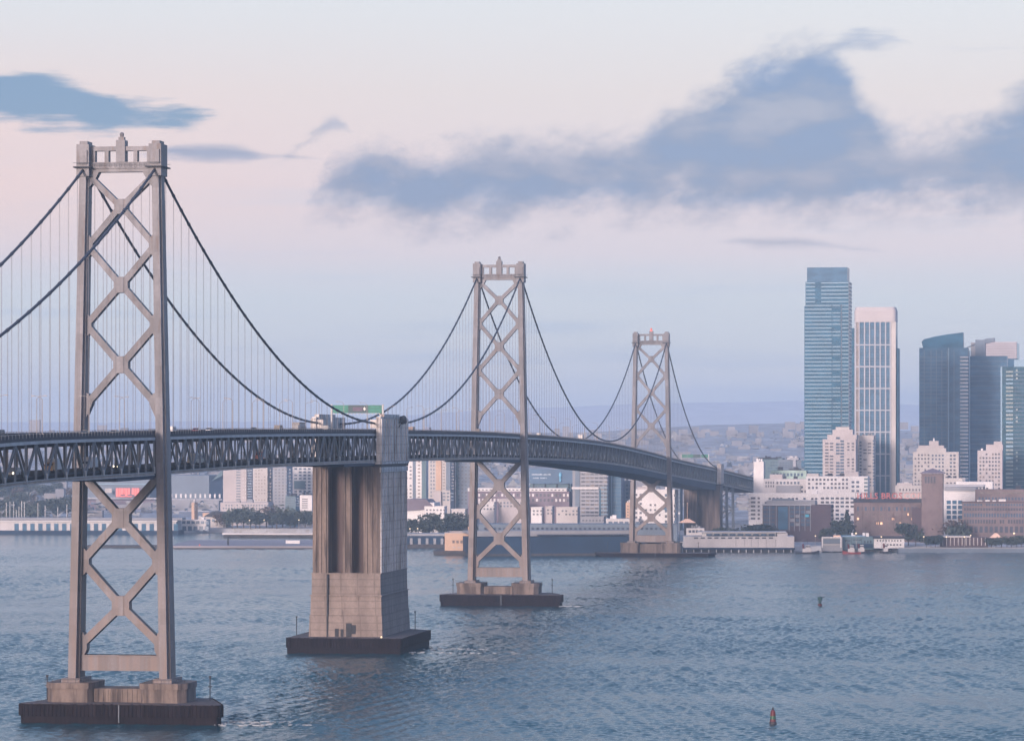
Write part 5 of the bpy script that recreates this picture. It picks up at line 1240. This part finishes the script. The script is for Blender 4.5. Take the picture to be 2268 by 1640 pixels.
tree(2104, 2600, 19, 2, "brownish tree in front of the white office"); tree(2120, 2595, 16, 1, "green tree in front of the white office's right bay")
for x in [2196, 2206, 2218, 2230, 2240, 2252, 2262]: tree(x, random.uniform(2492, 2506), random.uniform(6, 9), random.choice([0, 1]), "dark tree along the seawall at far right", "trees along the far-right seawall")
for i in range(46):
    x = random.uniform(-20, 165); D = random.uniform(3150, 4100)
    tree(x, D, random.uniform(10, 20), random.choice([0, 0, 1, 2]), "hazy tree on the slope behind the far-left pier shed", "hazy trees at far left", z=3+max(0, D-3260)*.012)
# ------------------------------------------------------------------ masts and lit lamps on the shore
ml = MB().tube([(0, 0, 0), (0, 0, 17)], .16, 5).mesh("pole", WHITE)
for i, x in enumerate([14, 22, 30, 36, 42, 48, 54, 84, 100, 128, 148]):
    T = thing("boat_mast", "white yacht mast rising behind the far-left pier shed", "mast", (gx(x, 3060+i*6), 3060+i*6, 3), 0, "yacht masts at far left"); o = link("pole", ml, T); T.scale = (1.6, 1.6, random.uniform(.8, 1.25))
pole = MB().tube([(0, 0, 0), (0, 0, 7)], .1, 5).mesh("pole", LAMPST); glb = MB().lathe([(.1, 7), (.42, 7.15), (.42, 7.7), (.1, 7.9)], 8).mesh("globe", LIT)
for x, D, lab in [(1896, 2500, "lit lamp over the white house's left end"), (1952, 2495, "lit lamp in front of the white house"), (2046, 2498, "lit lamp at the foot of the bell tower"), (2096, 2492, "lit lamp at the arcade's left end"), (2136, 2492, "lit lamp at the middle of the arcade"), (2150, 2530, "lit lamp above the arcade roof"), (2246, 2500, "yellow lit lamp among the far-right trees"), (662, 3000, "lit lamp right of the finger pier's trees"), (585, 3000, "lit lamp among the trees left of the anchorage pier"), (64, 3000, "lit lamp above the far-left pier shed"), (925, 2720, "lit lamp among the trees right of the anchorage pier"), (908, 2715, "lamp by the dark pier shed's left end"), (553, 2990, "lit lamp at the finger pier's left end"), (1806, 2520, "yellowish lamp above the dark workboat")]:
    T = thing("shore_lamp", lab, "street lamp", (gx(x, D), D, 3), 0, "lit lamps along the shore"); link("pole", pole, T); link("globe", glb, T)
    if x in (2246, 1896): T.scale = (1.5, 1.5, 1.3)
# ------------------------------------------------------------------ uncountable far housing on the slopes
random.seed(5)
m1, m2 = MB(), MB()
for i in range(900):
    D = random.uniform(3300, 6200); px = random.uniform(-100, 2400)
    X = gx(px, D); sh = shore(px); d = D - sh
    z = zland(X, D, d) if d > 0 else 3
    s = random.uniform(3.5, 9); hh = random.uniform(5, 11) * (1.8 if random.random() < .12 else 1)
    (m1 if random.random() < .6 else m2).box(X-s, X+s, D, D+12, z-3, z+hh)
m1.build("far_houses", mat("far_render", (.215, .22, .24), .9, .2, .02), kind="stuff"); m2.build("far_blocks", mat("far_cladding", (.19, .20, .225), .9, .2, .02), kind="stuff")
m3 = MB(); R = random.Random(9)
for i in range(9000):
    D = R.uniform(3200, 5800); px = R.uniform(-100, 2400); X = gx(px, D); z = zland(X, D, D-shore(px)); s = R.uniform(1.2, 3.2)
    p = [R.gauss(0, 1) for _ in range(3)]; q = [R.gauss(0, 1) for _ in range(3)]
    m3.add([(X+s*(p[0]*i_+q[0]*j), D+s*(p[1]*i_+q[1]*j), z+4+abs(s*(p[2]*i_+q[2]*j))*.8) for i_, j in ((-1, -1), (1, -1), (1, 1), (-1, 1))], [(0, 1, 2, 3)])
m3.build("far_trees", mat("far_foliage", (.25, .265, .275), .9, .3, .02), kind="stuff")  # greyed foliage colour with distance haze painted in
#ENDCITY#

# ------------------------------------------------------------------ haze over the bay
hm = bpy.data.materials.new("bay_haze"); hm.use_nodes = True
t = NT(hm.node_tree); t.n.clear()
pv = t.new("ShaderNodeVolumePrincipled"); pv.inputs["Color"].default_value = (.86, .93, 1.0, 1); pv.inputs["Density"].default_value = HAZE = .000108
pv.inputs["Anisotropy"].default_value = 0.55
ou = t.new("ShaderNodeOutputMaterial"); t.l.new(pv.outputs[0], ou.inputs["Volume"])
hz = MB().box(-7200, 7200, -1200, 15500, -4, 238).build("haze", hm); hz["kind"] = "stuff"
